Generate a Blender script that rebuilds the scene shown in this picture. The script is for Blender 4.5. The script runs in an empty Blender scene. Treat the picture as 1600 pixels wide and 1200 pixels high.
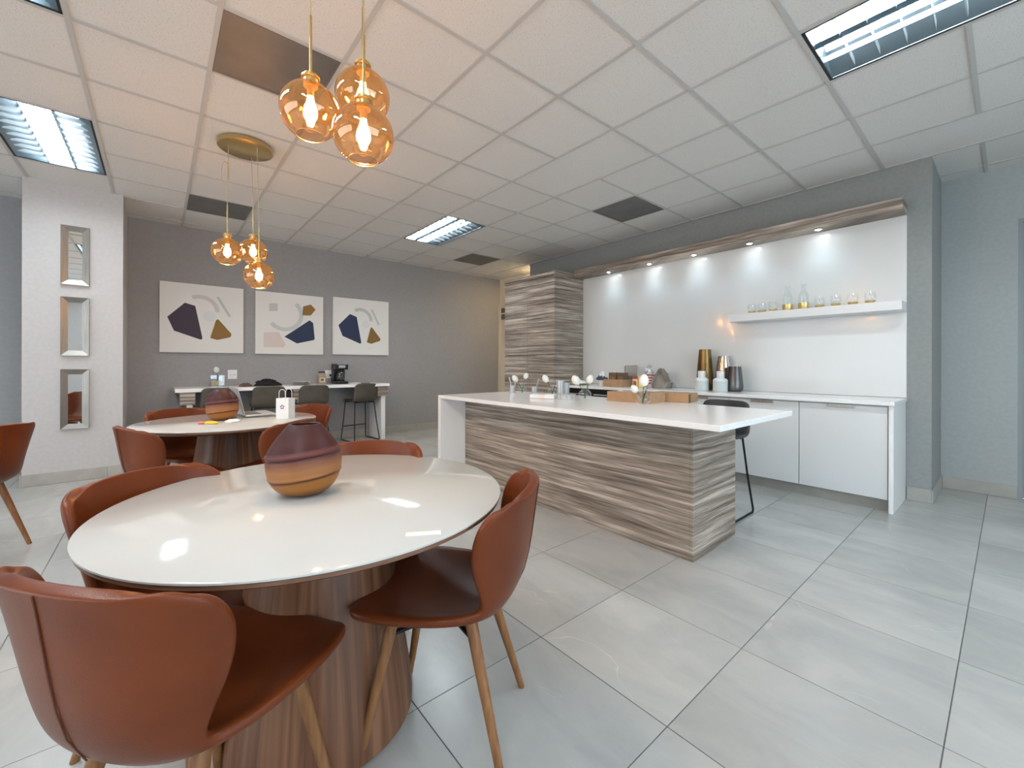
import bpy, bmesh, math, random
from mathutils import Vector, Matrix
random.seed(7)
SC = bpy.context.scene
COL = SC.collection
PI = math.pi

# ------------------------------------------------------------------ camera
cam_d = bpy.data.cameras.new('camera'); cam = bpy.data.objects.new('camera', cam_d); COL.objects.link(cam)
YAW, ROLL = -0.870348, -0.0023
cC, cS = math.cos(YAW), math.sin(YAW)
fwd = Vector((cS, cC, 0)); rgt = Vector((cC, -cS, 0)); up = Vector((0, 0, 1))
cr, sr = math.cos(ROLL), math.sin(ROLL)
ax = rgt*cr - up*sr; ay = rgt*sr + up*cr; az = -fwd
M = Matrix(((ax.x, ay.x, az.x, 0), (ax.y, ay.y, az.y, 0), (ax.z, ay.z, az.z, 1.2), (0, 0, 0, 1)))
cam.matrix_world = M
cam_d.sensor_width = 36; cam_d.lens = 656.04/1600*36; cam_d.shift_y = -(600-570.38)/1600
cam_d.clip_start = 0.02
SC.camera = cam

# ------------------------------------------------------------------ world, light, exposure
SC.view_settings.view_transform = 'Standard'; SC.view_settings.look = 'None'
SC.view_settings.gamma = 1; SC.view_settings.use_curve_mapping = False
SC.view_settings.exposure = 0.52
W = bpy.data.worlds.new('world'); SC.world = W; W.use_nodes = True
W.node_tree.nodes['Background'].inputs[0].default_value = (0.62, 0.78, 1.0, 1)
W.node_tree.nodes['Background'].inputs[1].default_value = 1.2
TUBE = 48.0        # strength of the fluorescent tubes
BULB = 235.0       # strength of the pendant bulbs
def area(name, loc, rot, sx, sy, power, color):
    l = bpy.data.lights.new(name, 'AREA'); l.shape = 'RECTANGLE'; l.size = sx; l.size_y = sy
    l.energy = power; l.color = color
    o = bpy.data.objects.new(name, l); o.location = loc; o.rotation_euler = rot; COL.objects.link(o); return o
# daylight from the right window; the rear window and its lamp are added fill
area('daylight_fill', (3.42, 1.5, 1.55), (0, PI/2, 0), 2.3, 5.0, 95, (0.78, 0.92, 1.0))
area('daylight_fill', (-2.0, -5.32, 1.55), (PI/2, 0, 0), 7.0, 2.3, 95, (1.0, 0.97, 0.93))

# ------------------------------------------------------------------ helpers
def new_bm(): return bmesh.new()
def add_box(bm, x0, x1, y0, y1, z0, z1, bev=0.0, seg=1, rot=None):
    vs = bmesh.ops.create_cube(bm, size=1)['verts']
    S = Matrix.Diagonal((x1-x0, y1-y0, z1-z0, 1)); T = Matrix.Translation(((x0+x1)/2, (y0+y1)/2, (z0+z1)/2))
    bmesh.ops.transform(bm, matrix=T @ (rot if rot else Matrix.Identity(4)) @ S, verts=vs)
    if bev > 0:
        es = list({e for v in vs for e in v.link_edges})
        bmesh.ops.bevel(bm, geom=es, offset=bev, segments=seg, affect='EDGES', profile=0.5)
    return bm
def add_rod(bm, p, q, r0, r1=None, n=10, cap=True):
    p = Vector(p); q = Vector(q); r1 = r0 if r1 is None else r1
    d = (q-p).normalized(); a = d.orthogonal().normalized(); b = d.cross(a)
    A, B = [], []
    for i in range(n):
        t = 2*PI*i/n; u = a*math.cos(t)+b*math.sin(t)
        A.append(bm.verts.new(p+u*r0)); B.append(bm.verts.new(q+u*r1))
    for i in range(n):
        j = (i+1) % n; bm.faces.new((A[i], A[j], B[j], B[i]))
    if cap: bm.faces.new(A[::-1]); bm.faces.new(B)
    return bm
def add_tube(bm, pts, r, n=8, closed=False, cap=True):
    P = [Vector(p) for p in pts]; N = len(P); rings = []; prev = None
    for i, p in enumerate(P):
        if closed: d = (P[(i+1) % N]-P[i-1])
        else: d = P[min(i+1, N-1)]-P[max(i-1, 0)]
        d.normalize()
        if prev is None: a = d.orthogonal().normalized()
        else:
            a = prev - d*prev.dot(d); a = a.normalized() if a.length > 1e-6 else d.orthogonal().normalized()
        prev = a; b = d.cross(a)
        rr = r[i] if isinstance(r, (list, tuple)) else r
        rings.append([bm.verts.new(p+(a*math.cos(2*PI*k/n)+b*math.sin(2*PI*k/n))*rr) for k in range(n)])
    for i in range(N if closed else N-1):
        A = rings[i]; B = rings[(i+1) % N]
        for k in range(n):
            j = (k+1) % n; bm.faces.new((A[k], A[j], B[j], B[k]))
    if cap and not closed:
        bm.faces.new(rings[0][::-1]); bm.faces.new(rings[-1])
    return bm
def add_lathe(bm, prof, n=24, c=(0, 0, 0), capb=True, capt=False, fn=None):
    rings = []
    for (r, z) in prof:
        ring = []
        for k in range(n):
            t = 2*PI*k/n; rr = r
            if fn: rr = fn(r, z, t)
            ring.append(bm.verts.new((c[0]+rr*math.cos(t), c[1]+rr*math.sin(t), c[2]+z)))
        rings.append(ring)
    for A, B in zip(rings, rings[1:]):
        for k in range(n):
            j = (k+1) % n; bm.faces.new((A[k], A[j], B[j], B[k]))
    if capb: bm.faces.new(rings[0][::-1])
    if capt: bm.faces.new(rings[-1])
    return bm
def add_prism(bm, pts, z0, z1, axis='z'):
    def mk(p, h):
        if axis == 'z': return (p[0], p[1], h)
        if axis == 'x': return (h, p[0], p[1])
        return (p[0], h, p[1])
    A = [bm.verts.new(mk(p, z0)) for p in pts]; B = [bm.verts.new(mk(p, z1)) for p in pts]
    n = len(pts)
    bm.faces.new(A[::-1]); bm.faces.new(B)
    for i in range(n):
        j = (i+1) % n; bm.faces.new((A[i], A[j], B[j], B[i]))
    bmesh.ops.recalc_face_normals(bm, faces=bm.faces[:])
    return bm
def obj(name, bm, mat, parent=None, smooth=False, recalc=True):
    if recalc: bmesh.ops.recalc_face_normals(bm, faces=bm.faces[:])
    me = bpy.data.meshes.new(name); bm.to_mesh(me); bm.free()
    me.materials.append(mat)
    if smooth:
        me.shade_smooth()
        try: me.set_sharp_from_angle(angle=math.radians(40))
        except Exception: pass
    o = bpy.data.objects.new(name, me); COL.objects.link(o)
    if parent: o.parent = parent
    return o
def thing(name, label, cat, loc=(0, 0, 0), rz=0, group=None):
    o = bpy.data.objects.new(name, None); COL.objects.link(o); o.empty_display_size = 0.1
    o.location = loc; o.rotation_euler = (0, 0, rz); o['label'] = label; o['category'] = cat
    if group: o['group'] = group
    return o
def tag(o, label, cat, group=None, loc=None, rz=None):
    o['label'] = label; o['category'] = cat
    if group: o['group'] = group
    if loc: o.location = loc
    if rz is not None: o.rotation_euler = (0, 0, rz)
    return o
def struct(name, bm, m, smooth=False):
    o = obj(name, bm, m, None, smooth); o['kind'] = 'structure'; return o
def dup(root, loc, rz, label=None, group=None, ch=None):
    r = root.copy(); COL.objects.link(r); r.location = loc; r.rotation_euler = (0, 0, rz)
    if label: r['label'] = label
    if group: r['group'] = group
    for c in list(root.children):
        k = c.copy(); COL.objects.link(k); k.parent = r
        for g in list(c.children):
            d = g.copy(); COL.objects.link(d); d.parent = k
    return r

# ------------------------------------------------------------------ materials
def nt(name):
    m = bpy.data.materials.new(name); m.use_nodes = True; t = m.node_tree
    return m, t, t.nodes['Principled BSDF']
def plain(name, col, rough=0.5, metal=0.0, coat=0.0, spec=0.5, emit=None, es=0):
    m, t, b = nt(name); b.inputs['Base Color'].default_value = (*col, 1)
    b.inputs['Roughness'].default_value = rough; b.inputs['Metallic'].default_value = metal
    b.inputs['Coat Weight'].default_value = coat; b.inputs['Coat Roughness'].default_value = 0.05
    b.inputs['Specular IOR Level'].default_value = spec
    if emit: b.inputs['Emission Color'].default_value = (*emit, 1); b.inputs['Emission Strength'].default_value = es
    return m
def ramp(t, stops):
    r = t.nodes.new('ShaderNodeValToRGB'); e = r.color_ramp.elements
    while len(e) < len(stops): e.new(0.5)
    for k, (p, c) in enumerate(stops): e[k].position = p; e[k].color = (*c, 1)
    return r
def noisy(name, c1, c2, scale=8, rough=0.5, stretch=(1, 1, 1), bump=0.0, bscale=200, detail=4, metal=0, coat=0, lo=0.35, hi=0.65, dist=0.0):
    m, t, b = nt(name); N = t.nodes; L = t.links
    tc = N.new('ShaderNodeTexCoord'); mp = N.new('ShaderNodeMapping'); mp.inputs['Scale'].default_value = stretch
    L.new(tc.outputs['Object'], mp.inputs[0])
    n = N.new('ShaderNodeTexNoise'); n.inputs['Scale'].default_value = scale; n.inputs['Detail'].default_value = detail
    n.inputs['Distortion'].default_value = dist
    L.new(mp.outputs[0], n.inputs['Vector'])
    r = ramp(t, [(lo, c1), (hi, c2)]); L.new(n.outputs['Fac'], r.inputs[0]); L.new(r.outputs[0], b.inputs['Base Color'])
    b.inputs['Roughness'].default_value = rough; b.inputs['Metallic'].default_value = metal
    b.inputs['Coat Weight'].default_value = coat
    if bump:
        n2 = N.new('ShaderNodeTexNoise'); n2.inputs['Scale'].default_value = bscale; n2.inputs['Detail'].default_value = 3
        L.new(tc.outputs['Object'], n2.inputs['Vector'])
        bp = N.new('ShaderNodeBump'); bp.inputs['Strength'].default_value = bump; bp.inputs['Distance'].default_value = 0.002
        L.new(n2.outputs['Fac'], bp.inputs['Height']); L.new(bp.outputs[0], b.inputs['Normal'])
    return m
def glass(name, col=(1, 1, 1), gloss=(1, 1, 1), base=0.04, rough=0.02, power=3.0):
    m = bpy.data.materials.new(name); m.use_nodes = True; t = m.node_tree; N = t.nodes; L = t.links
    N.remove(N['Principled BSDF']); out = N['Material Output']
    tr = N.new('ShaderNodeBsdfTransparent'); tr.inputs[0].default_value = (*col, 1)
    gl = N.new('ShaderNodeBsdfGlossy'); gl.inputs[0].default_value = (*gloss, 1); gl.inputs['Roughness'].default_value = rough
    fr = N.new('ShaderNodeLayerWeight'); fr.inputs[0].default_value = 0.35
    mr = N.new('ShaderNodeMath'); mr.operation = 'POWER'; mr.inputs[1].default_value = power
    ad = N.new('ShaderNodeMath'); ad.operation = 'ADD'; ad.inputs[1].default_value = base; ad.use_clamp = True
    L.new(fr.outputs['Facing'], mr.inputs[0]); L.new(mr.outputs[0], ad.inputs[0])
    mx = N.new('ShaderNodeMixShader'); L.new(ad.outputs[0], mx.inputs[0]); L.new(tr.outputs[0], mx.inputs[1]); L.new(gl.outputs[0], mx.inputs[2])
    L.new(mx.outputs[0], out.inputs[0]); m['tr'] = 1
    return m, tr
def emis(name, col, s):
    m = bpy.data.materials.new(name); m.use_nodes = True; t = m.node_tree; N = t.nodes; N.remove(N['Principled BSDF'])
    e = N.new('ShaderNodeEmission'); e.inputs[0].default_value = (*col, 1); e.inputs[1].default_value = s
    t.links.new(e.outputs[0], N['Material Output'].inputs[0]); return m

def laminate(name):
    m, t, b = nt(name); N = t.nodes; L = t.links
    tc = N.new('ShaderNodeTexCoord'); sep = N.new('ShaderNodeSeparateXYZ'); L.new(tc.outputs['Object'], sep.inputs[0])
    ad = N.new('ShaderNodeMath'); ad.operation = 'ADD'; L.new(sep.outputs[0], ad.inputs[0]); L.new(sep.outputs[1], ad.inputs[1])
    cb = N.new('ShaderNodeCombineXYZ'); L.new(ad.outputs[0], cb.inputs[0]); L.new(sep.outputs[2], cb.inputs[2])
    # slow waviness of the grain
    w = N.new('ShaderNodeTexNoise'); w.inputs['Scale'].default_value = 1.0; w.inputs['Detail'].default_value = 2
    mw = N.new('ShaderNodeMapping'); mw.inputs['Scale'].default_value = (1.6, 1, 5); L.new(cb.outputs[0], mw.inputs[0]); L.new(mw.outputs[0], w.inputs['Vector'])
    wm = N.new('ShaderNodeMath'); wm.operation = 'MULTIPLY'; wm.inputs[1].default_value = 0.03; L.new(w.outputs['Fac'], wm.inputs[0])
    za = N.new('ShaderNodeMath'); za.operation = 'ADD'; L.new(sep.outputs[2], za.inputs[0]); L.new(wm.outputs[0], za.inputs[1])
    cb2 = N.new('ShaderNodeCombineXYZ'); L.new(ad.outputs[0], cb2.inputs[0]); L.new(za.outputs[0], cb2.inputs[2])
    def streak(sx, sz, det):
        mp = N.new('ShaderNodeMapping'); mp.inputs['Scale'].default_value = (sx, 1, sz); L.new(cb2.outputs[0], mp.inputs[0])
        n = N.new('ShaderNodeTexNoise'); n.inputs['Scale'].default_value = 1; n.inputs['Detail'].default_value = det; n.inputs['Roughness'].default_value = 0.62
        L.new(mp.outputs[0], n.inputs['Vector']); return n
    a = streak(0.9, 34, 5); c = streak(4, 160, 3); d = streak(0.4, 10, 2)
    def mul(x, k):
        q = N.new('ShaderNodeMath'); q.operation = 'MULTIPLY'; q.inputs[1].default_value = k; L.new(x, q.inputs[0]); return q.outputs[0]
    def add(x, y):
        q = N.new('ShaderNodeMath'); q.operation = 'ADD'; L.new(x, q.inputs[0]); L.new(y, q.inputs[1]); return q.outputs[0]
    s = add(add(mul(a.outputs['Fac'], 0.62), mul(c.outputs['Fac'], 0.22)), mul(d.outputs['Fac'], 0.16))
    r = ramp(t, [(0.38, (0.088, 0.065, 0.050)), (0.455, (0.21, 0.167, 0.132)), (0.52, (0.355, 0.292, 0.240)), (0.60, (0.64, 0.545, 0.46))])
    L.new(s, r.inputs[0]); L.new(r.outputs[0], b.inputs['Base Color'])
    b.inputs['Roughness'].default_value = 0.45
    return m
def walnut(name):
    m, t, b = nt(name); N = t.nodes; L = t.links
    tc = N.new('ShaderNodeTexCoord'); sep = N.new('ShaderNodeSeparateXYZ'); L.new(tc.outputs['Object'], sep.inputs[0])
    at = N.new('ShaderNodeMath'); at.operation = 'ARCTAN2'; L.new(sep.outputs[1], at.inputs[0]); L.new(sep.outputs[0], at.inputs[1])
    cb = N.new('ShaderNodeCombineXYZ'); L.new(at.outputs[0], cb.inputs[0]); L.new(sep.outputs[2], cb.inputs[2])
    mp = N.new('ShaderNodeMapping'); mp.inputs['Scale'].default_value = (7, 1, 0.9); L.new(cb.outputs[0], mp.inputs[0])
    n = N.new('ShaderNodeTexNoise'); n.inputs['Scale'].default_value = 1; n.inputs['Detail'].default_value = 6; n.inputs['Distortion'].default_value = 0.9; L.new(mp.outputs[0], n.inputs['Vector'])
    # veneer leaves of alternating tone
    sn = N.new('ShaderNodeMath'); sn.operation = 'SNAP'; sn.inputs[1].default_value = 2*PI/14; L.new(at.outputs[0], sn.inputs[0])
    wn = N.new('ShaderNodeTexWhiteNoise'); wn.noise_dimensions = '1D'; L.new(sn.outputs[0], wn.inputs['W'])
    mu = N.new('ShaderNodeMath'); mu.operation = 'MULTIPLY_ADD'; mu.inputs[1].default_value = 0.16; mu.inputs[2].default_value = -0.08; L.new(wn.outputs['Value'], mu.inputs[0])
    ad = N.new('ShaderNodeMath'); ad.operation = 'ADD'; L.new(n.outputs['Fac'], ad.inputs[0]); L.new(mu.outputs[0], ad.inputs[1])
    r = ramp(t, [(0.3, (0.085, 0.032, 0.014)), (0.5, (0.165, 0.068, 0.032)), (0.7, (0.27, 0.125, 0.064))])
    L.new(ad.outputs[0], r.inputs[0]); L.new(r.outputs[0], b.inputs['Base Color']); b.inputs['Roughness'].default_value = 0.4
    return m
def floor_mat():
    m, t, b = nt('floor_porcelain'); N = t.nodes; L = t.links
    g = N.new('ShaderNodeNewGeometry'); oi = N.new('ShaderNodeObjectInfo')
    mu = N.new('ShaderNodeVectorMath'); mu.operation = 'SCALE'; mu.inputs[3].default_value = 37
    cb = N.new('ShaderNodeCombineXYZ'); L.new(oi.outputs['Random'], cb.inputs[0]); L.new(oi.outputs['Random'], cb.inputs[1]); L.new(oi.outputs['Random'], cb.inputs[2])
    L.new(cb.outputs[0], mu.inputs[0]); ad = N.new('ShaderNodeVectorMath'); ad.operation = 'ADD'
    L.new(g.outputs['Position'], ad.inputs[0]); L.new(mu.outputs[0], ad.inputs[1])
    mp = N.new('ShaderNodeMapping'); mp.inputs['Rotation'].default_value = (0, 0, 0.6); mp.inputs['Scale'].default_value = (1, 2.2, 1); L.new(ad.outputs[0], mp.inputs[0])
    n = N.new('ShaderNodeTexNoise'); n.inputs['Scale'].default_value = 1.6; n.inputs['Detail'].default_value = 7; n.inputs['Roughness'].default_value = 0.62; n.inputs['Distortion'].default_value = 0.6; L.new(mp.outputs[0], n.inputs['Vector'])
    r = ramp(t, [(0.3, (0.375, 0.38, 0.37)), (0.5, (0.43, 0.43, 0.413)), (0.72, (0.49, 0.485, 0.465))]); L.new(n.outputs['Fac'], r.inputs[0])
    # thin white veins
    n2 = N.new('ShaderNodeTexNoise'); n2.inputs['Scale'].default_value = 1.1; n2.inputs['Detail'].default_value = 5; n2.inputs['Distortion'].default_value = 1.2; L.new(ad.outputs[0], n2.inputs['Vector'])
    s = N.new('ShaderNodeMath'); s.operation = 'SUBTRACT'; s.inputs[1].default_value = 0.5; L.new(n2.outputs['Fac'], s.inputs[0])
    a = N.new('ShaderNodeMath'); a.operation = 'ABSOLUTE'; L.new(s.outputs[0], a.inputs[0])
    vr = ramp(t, [(0.0, (0.45, 0.45, 0.45)), (0.0022, (0, 0, 0))]); L.new(a.outputs[0], vr.inputs[0])
    n3 = N.new('ShaderNodeTexNoise'); n3.inputs['Scale'].default_value = 1.7; L.new(ad.outputs[0], n3.inputs['Vector'])
    mk = ramp(t, [(0.56, (0, 0, 0)), (0.66, (1, 1, 1))]); L.new(n3.outputs['Fac'], mk.inputs[0])
    vm = N.new('ShaderNodeMath'); vm.operation = 'MULTIPLY'; L.new(vr.outputs[0], vm.inputs[0]); L.new(mk.outputs[0], vm.inputs[1])
    mx = N.new('ShaderNodeMix'); mx.data_type = 'RGBA'; L.new(vm.outputs[0], mx.inputs[0]); L.new(r.outputs[0], mx.inputs[6]); mx.inputs[7].default_value = (0.68, 0.68, 0.66, 1)
    # per-tile tone
    tone = N.new('ShaderNodeMath'); tone.operation = 'MULTIPLY_ADD'; tone.inputs[1].default_value = 0.14; tone.inputs[2].default_value = 0.93; L.new(oi.outputs['Random'], tone.inputs[0])
    sc = N.new('ShaderNodeVectorMath'); sc.operation = 'SCALE'; L.new(mx.outputs[2], sc.inputs[0]); L.new(tone.outputs[0], sc.inputs[3])
    L.new(sc.outputs[0], b.inputs['Base Color'])
    b.inputs['Roughness'].default_value = 0.24; b.inputs['Specular IOR Level'].default_value = 0.55
    return m
def ceil_mat():
    m, t, b = nt('ceiling_board'); N = t.nodes; L = t.links
    g = N.new('ShaderNodeNewGeometry'); n = N.new('ShaderNodeTexNoise'); n.inputs['Scale'].default_value = 130; n.inputs['Detail'].default_value = 2; L.new(g.outputs['Position'], n.inputs['Vector'])
    r = ramp(t, [(0.30, (0.52, 0.50, 0.475)), (0.42, (0.70, 0.68, 0.65))]); L.new(n.outputs['Fac'], r.inputs[0]); L.new(r.outputs[0], b.inputs['Base Color'])
    bp = N.new('ShaderNodeBump'); bp.inputs['Strength'].default_value = 0.4; bp.inputs['Distance'].default_value = 0.002; L.new(n.outputs['Fac'], bp.inputs['Height']); L.new(bp.outputs[0], b.inputs['Normal'])
    b.inputs['Roughness'].default_value = 0.95; b.inputs['Specular IOR Level'].default_value = 0.1
    return m
def vase_mat():
    m, t, b = nt('striped_vase_glass'); N = t.nodes; L = t.links
    tc = N.new('ShaderNodeTexCoord'); sep = N.new('ShaderNodeSeparateXYZ'); L.new(tc.outputs['Object'], sep.inputs[0])
    ax_ = N.new('ShaderNodeMath'); ax_.operation = 'MULTIPLY_ADD'; ax_.inputs[1].default_value = -0.07; L.new(sep.outputs[0], ax_.inputs[0]); L.new(sep.outputs[2], ax_.inputs[2])
    ay_ = N.new('ShaderNodeMath'); ay_.operation = 'MULTIPLY_ADD'; ay_.inputs[1].default_value = -0.08; L.new(sep.outputs[1], ay_.inputs[0]); L.new(ax_.outputs[0], ay_.inputs[2])
    mp = N.new('ShaderNodeMapping'); mp.inputs['Scale'].default_value = (6, 6, 1); cb = N.new('ShaderNodeCombineXYZ')
    L.new(sep.outputs[0], cb.inputs[0]); L.new(sep.outputs[1], cb.inputs[1])
    ms = N.new('ShaderNodeMath'); ms.operation = 'MULTIPLY'; ms.inputs[1].default_value = 90; L.new(ay_.outputs[0], ms.inputs[0]); L.new(ms.outputs[0], cb.inputs[2])
    L.new(cb.outputs[0], mp.inputs[0]); n = N.new('ShaderNodeTexNoise'); n.inputs['Scale'].default_value = 1; n.inputs['Detail'].default_value = 4; L.new(mp.outputs[0], n.inputs['Vector'])
    nz = N.new('ShaderNodeMath'); nz.operation = 'MULTIPLY_ADD'; nz.inputs[1].default_value = 0.016; nz.inputs[2].default_value = -0.008; L.new(n.outputs['Fac'], nz.inputs[0])
    z = N.new('ShaderNodeMath'); z.operation = 'ADD'; L.new(ay_.outputs[0], z.inputs[0]); L.new(nz.outputs[0], z.inputs[1])
    sc = N.new('ShaderNodeMath'); sc.operation = 'DIVIDE'; sc.inputs[1].default_value = 0.26; L.new(z.outputs[0], sc.inputs[0])
    dk = (0.045, 0.012, 0.014)
    r = ramp(t, [(0.0, (0.2, 0.07, 0.03)), (0.12, (0.36, 0.15, 0.032)), (0.205, (0.33, 0.13, 0.035)), (0.235, dk), (0.262, (0.35, 0.145, 0.05)), (0.36, (0.36, 0.155, 0.065)), (0.475, (0.17, 0.062, 0.045)), (0.51, dk),
                 (0.535, (0.13, 0.045, 0.042)), (0.58, (0.11, 0.038, 0.038)), (0.60, (0.06, 0.019, 0.019)), (0.70, (0.075, 0.026, 0.025)), (1.0, (0.038, 0.017, 0.019))])
    L.new(sc.outputs[0], r.inputs[0]); L.new(r.outputs[0], b.inputs['Base Color'])
    b.inputs['Roughness'].default_value = 0.40; b.inputs['Specular IOR Level'].default_value = 0.22
    return m

M_wall_grey = noisy('grey_wall_paint', (0.320, 0.313, 0.312), (0.340, 0.333, 0.332), 30, 0.75, bump=0.15, bscale=260)
M_wall_soft = noisy('pale_grey_wall_paint', (0.37, 0.395, 0.39), (0.40, 0.425, 0.42), 30, 0.75, bump=0.15, bscale=260)
M_wall_kit = noisy('kitchen_wall_paint', (0.27, 0.28, 0.27), (0.295, 0.305, 0.295), 30, 0.75, bump=0.15, bscale=260)
M_pier = noisy('pier_paint', (0.50, 0.488, 0.485), (0.53, 0.518, 0.515), 30, 0.7, bump=0.15, bscale=260)
M_cream = plain('cream_paint', (0.78, 0.68, 0.52), 0.6)
M_door = plain('grey_door_paint', (0.27, 0.305, 0.31), 0.5)
M_ceil = ceil_mat(); M_floor = floor_mat()
M_grout = plain('grout', (0.13, 0.135, 0.135), 0.9)
M_tbar = plain('grid_steel', (0.50, 0.485, 0.465), 0.5)
M_base = noisy('baseboard_porcelain', (0.36, 0.345, 0.31), (0.43, 0.41, 0.37), 6, 0.35)
M_lam = laminate('streaked_laminate'); M_walnut = walnut('walnut_veneer')
M_quartz = plain('white_quartz', (0.90, 0.895, 0.885), 0.16)
M_whitedoor = plain('gloss_white_door', (0.76, 0.77, 0.77), 0.22)
M_splash = plain('gloss_white_backsplash', (0.725, 0.725, 0.705), 0.17, coat=0.2)
M_white = plain('white_lacquer', (0.80, 0.80, 0.80), 0.3)
M_tabletop = plain('white_glass_top', (0.57, 0.565, 0.545), 0.07)
M_tedge = noisy('walnut_edge', (0.16, 0.075, 0.042), (0.24, 0.12, 0.07), 9, 0.4, (1, 1, 14))
M_leather = noisy('cognac_leather', (0.118, 0.0235, 0.0052), (0.178, 0.040, 0.0095), 5, 0.36, bump=0.25, bscale=380, detail=6, lo=0.3, hi=0.7)
M_leather.node_tree.nodes['Principled BSDF'].inputs['Coat Weight'].default_value = 0.06
M_leather.node_tree.nodes['Principled BSDF'].inputs['Specular IOR Level'].default_value = 0.26
M_leather.node_tree.nodes['Principled BSDF'].inputs['Coat Roughness'].default_value = 0.25
M_seam = plain('dark_stitching', (0.10, 0.028, 0.012), 0.6)
M_leg = noisy('oiled_wood', (0.20, 0.082, 0.027), (0.30, 0.135, 0.048), 6, 0.42, (12, 12, 1))
M_black = plain('black_metal', (0.012, 0.012, 0.013), 0.4, 0.3)
M_olive = noisy('olive_grey_leather', (0.070, 0.061, 0.046), (0.090, 0.078, 0.060), 8, 0.5, bump=0.2, bscale=300)
M_char = noisy('charcoal_leather', (0.022, 0.024, 0.027), (0.034, 0.036, 0.040), 8, 0.45, bump=0.2, bscale=300)
M_brass = plain('brushed_brass', (0.62, 0.45, 0.20), 0.32, 1.0)
M_cord = plain('gold_cord', (0.50, 0.38, 0.20), 0.5)
M_steel = noisy('brushed_steel', (0.42, 0.40, 0.37), (0.58, 0.56, 0.53), 4, 0.33, (60, 60, 1), metal=1.0)
M_frame = noisy('burnished_steel', (0.25, 0.235, 0.21), (0.36, 0.34, 0.31), 4, 0.42, (60, 60, 1), metal=1.0)
M_mirror = plain('mirror', (0.88, 0.89, 0.88), 0.01, 1.0)
M_blackp = plain('black_plastic', (0.012, 0.012, 0.013), 0.25)
M_blackframe = plain('black_gap', (0.01, 0.01, 0.01), 0.6)
M_reflector = plain('parabolic_reflector', (0.20, 0.26, 0.30), 0.28, 0.9)
M_blade = plain('louver_blade', (0.22, 0.25, 0.27), 0.35, 0.5)
M_tube = emis('fluorescent_tube', (0.90, 0.97, 1.0), TUBE)
M_bulb = emis('filament_bulb', (1.0, 0.64, 0.27), BULB)
M_spot = emis('led_spot', (0.86, 0.95, 1.0), 60)
M_vent = noisy('vent_metal', (0.120, 0.115, 0.110), (0.15, 0.143, 0.137), 5, 0.45)
M_canvas = plain('art_canvas', (0.77, 0.755, 0.72), 0.75)
M_clear, _ = glass('clear_glass', (0.95, 0.965, 0.965), base=0.07, power=2.4)
M_plastic, _ = glass('clear_plastic', (0.80, 0.82, 0.82), base=0.34, rough=0.35, power=1.4)
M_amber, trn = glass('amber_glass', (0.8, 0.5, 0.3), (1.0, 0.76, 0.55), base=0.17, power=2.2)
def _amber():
    t = M_amber.node_tree; N = t.nodes; L = t.links
    tc = N.new('ShaderNodeTexCoord'); sep = N.new('ShaderNodeSeparateXYZ'); L.new(tc.outputs['Object'], sep.inputs[0])
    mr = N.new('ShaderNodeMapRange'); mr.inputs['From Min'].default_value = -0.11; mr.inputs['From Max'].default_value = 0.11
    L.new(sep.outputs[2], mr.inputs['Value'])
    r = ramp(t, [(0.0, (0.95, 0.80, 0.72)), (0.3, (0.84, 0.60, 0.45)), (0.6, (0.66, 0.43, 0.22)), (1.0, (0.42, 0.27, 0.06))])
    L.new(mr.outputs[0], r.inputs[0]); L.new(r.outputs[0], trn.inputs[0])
    tl_ = N.new('ShaderNodeBsdfTranslucent'); tl_.inputs[0].default_value = (0.95, 0.62, 0.25, 1)
    m2 = N.new('ShaderNodeMixShader'); m2.inputs[0].default_value = 0.009
    mx = [n for n in N if n.type == 'MIX_SHADER' and n != m2][0]
    L.new(trn.outputs[0], m2.inputs[1]); L.new(tl_.outputs[0], m2.inputs[2]); L.new(m2.outputs[0], mx.inputs[1])
_amber()
M_vase = vase_mat()
M_gold = plain('gold_leaf', (0.78, 0.57, 0.24), 0.28, 0.9)
M_card = noisy('cardboard', (0.40, 0.235, 0.125), (0.46, 0.275, 0.15), 20, 0.8)
M_card_d = noisy('brown_cardboard', (0.15, 0.085, 0.045), (0.19, 0.11, 0.06), 20, 0.8)
M_petal = plain('white_petal', (0.85, 0.85, 0.80), 0.5)
M_leaf = plain('tulip_leaf', (0.06, 0.13, 0.035), 0.45)
M_paper = plain('white_paper', (0.82, 0.81, 0.79), 0.7)

# ------------------------------------------------------------------ setting
ZC = 3.02
XL, XR, YB = -7.05, 3.2, -5.1
# floor: grout bed, tiles one by one where they show, the rest joined
fl = struct('floor', add_box(new_bm(), XL, XR, YB, 6.0, -0.12, -0.0025), M_grout)
def tile_mesh(w, d, h, mat, name, bev=0.0012):
    bm = add_box(new_bm(), -w/2, w/2, -d/2, d/2, -h, 0, bev)
    me = bpy.data.meshes.new(name); bm.to_mesh(me); bm.free(); me.materials.append(mat); return me
ftm = {}
GX0, GY0, GT = -0.133, 1.895, 0.6
restbm = new_bm()
for i in range(-12, 6):
    for j in range(-12, 8):
        x0 = max(GX0+i*GT, XL); x1 = min(GX0+(i+1)*GT, XR); y0 = max(GY0+j*GT, YB); y1 = min(GY0+(j+1)*GT, 5.95)
        if x1-x0 < 0.02 or y1-y0 < 0.02: continue
        if x0 < 0.7 and y0 > -2.3 and not (x0 > -5.62 and x1 < -0.5 and y0 > 5.16):
            k = (round(x1-x0, 3), round(y1-y0, 3))
            if k not in ftm: ftm[k] = tile_mesh(k[0]-0.003, k[1]-0.003, 0.002, M_floor, 'floor_tile')
            o = bpy.data.objects.new('floor_tile', ftm[k]); COL.objects.link(o); o.location = ((x0+x1)/2, (y0+y1)/2, 0); o.parent = fl
        else: add_box(restbm, x0+.0015, x1-.0015, y0+.0015, y1-.0015, -0.002, 0)
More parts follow.
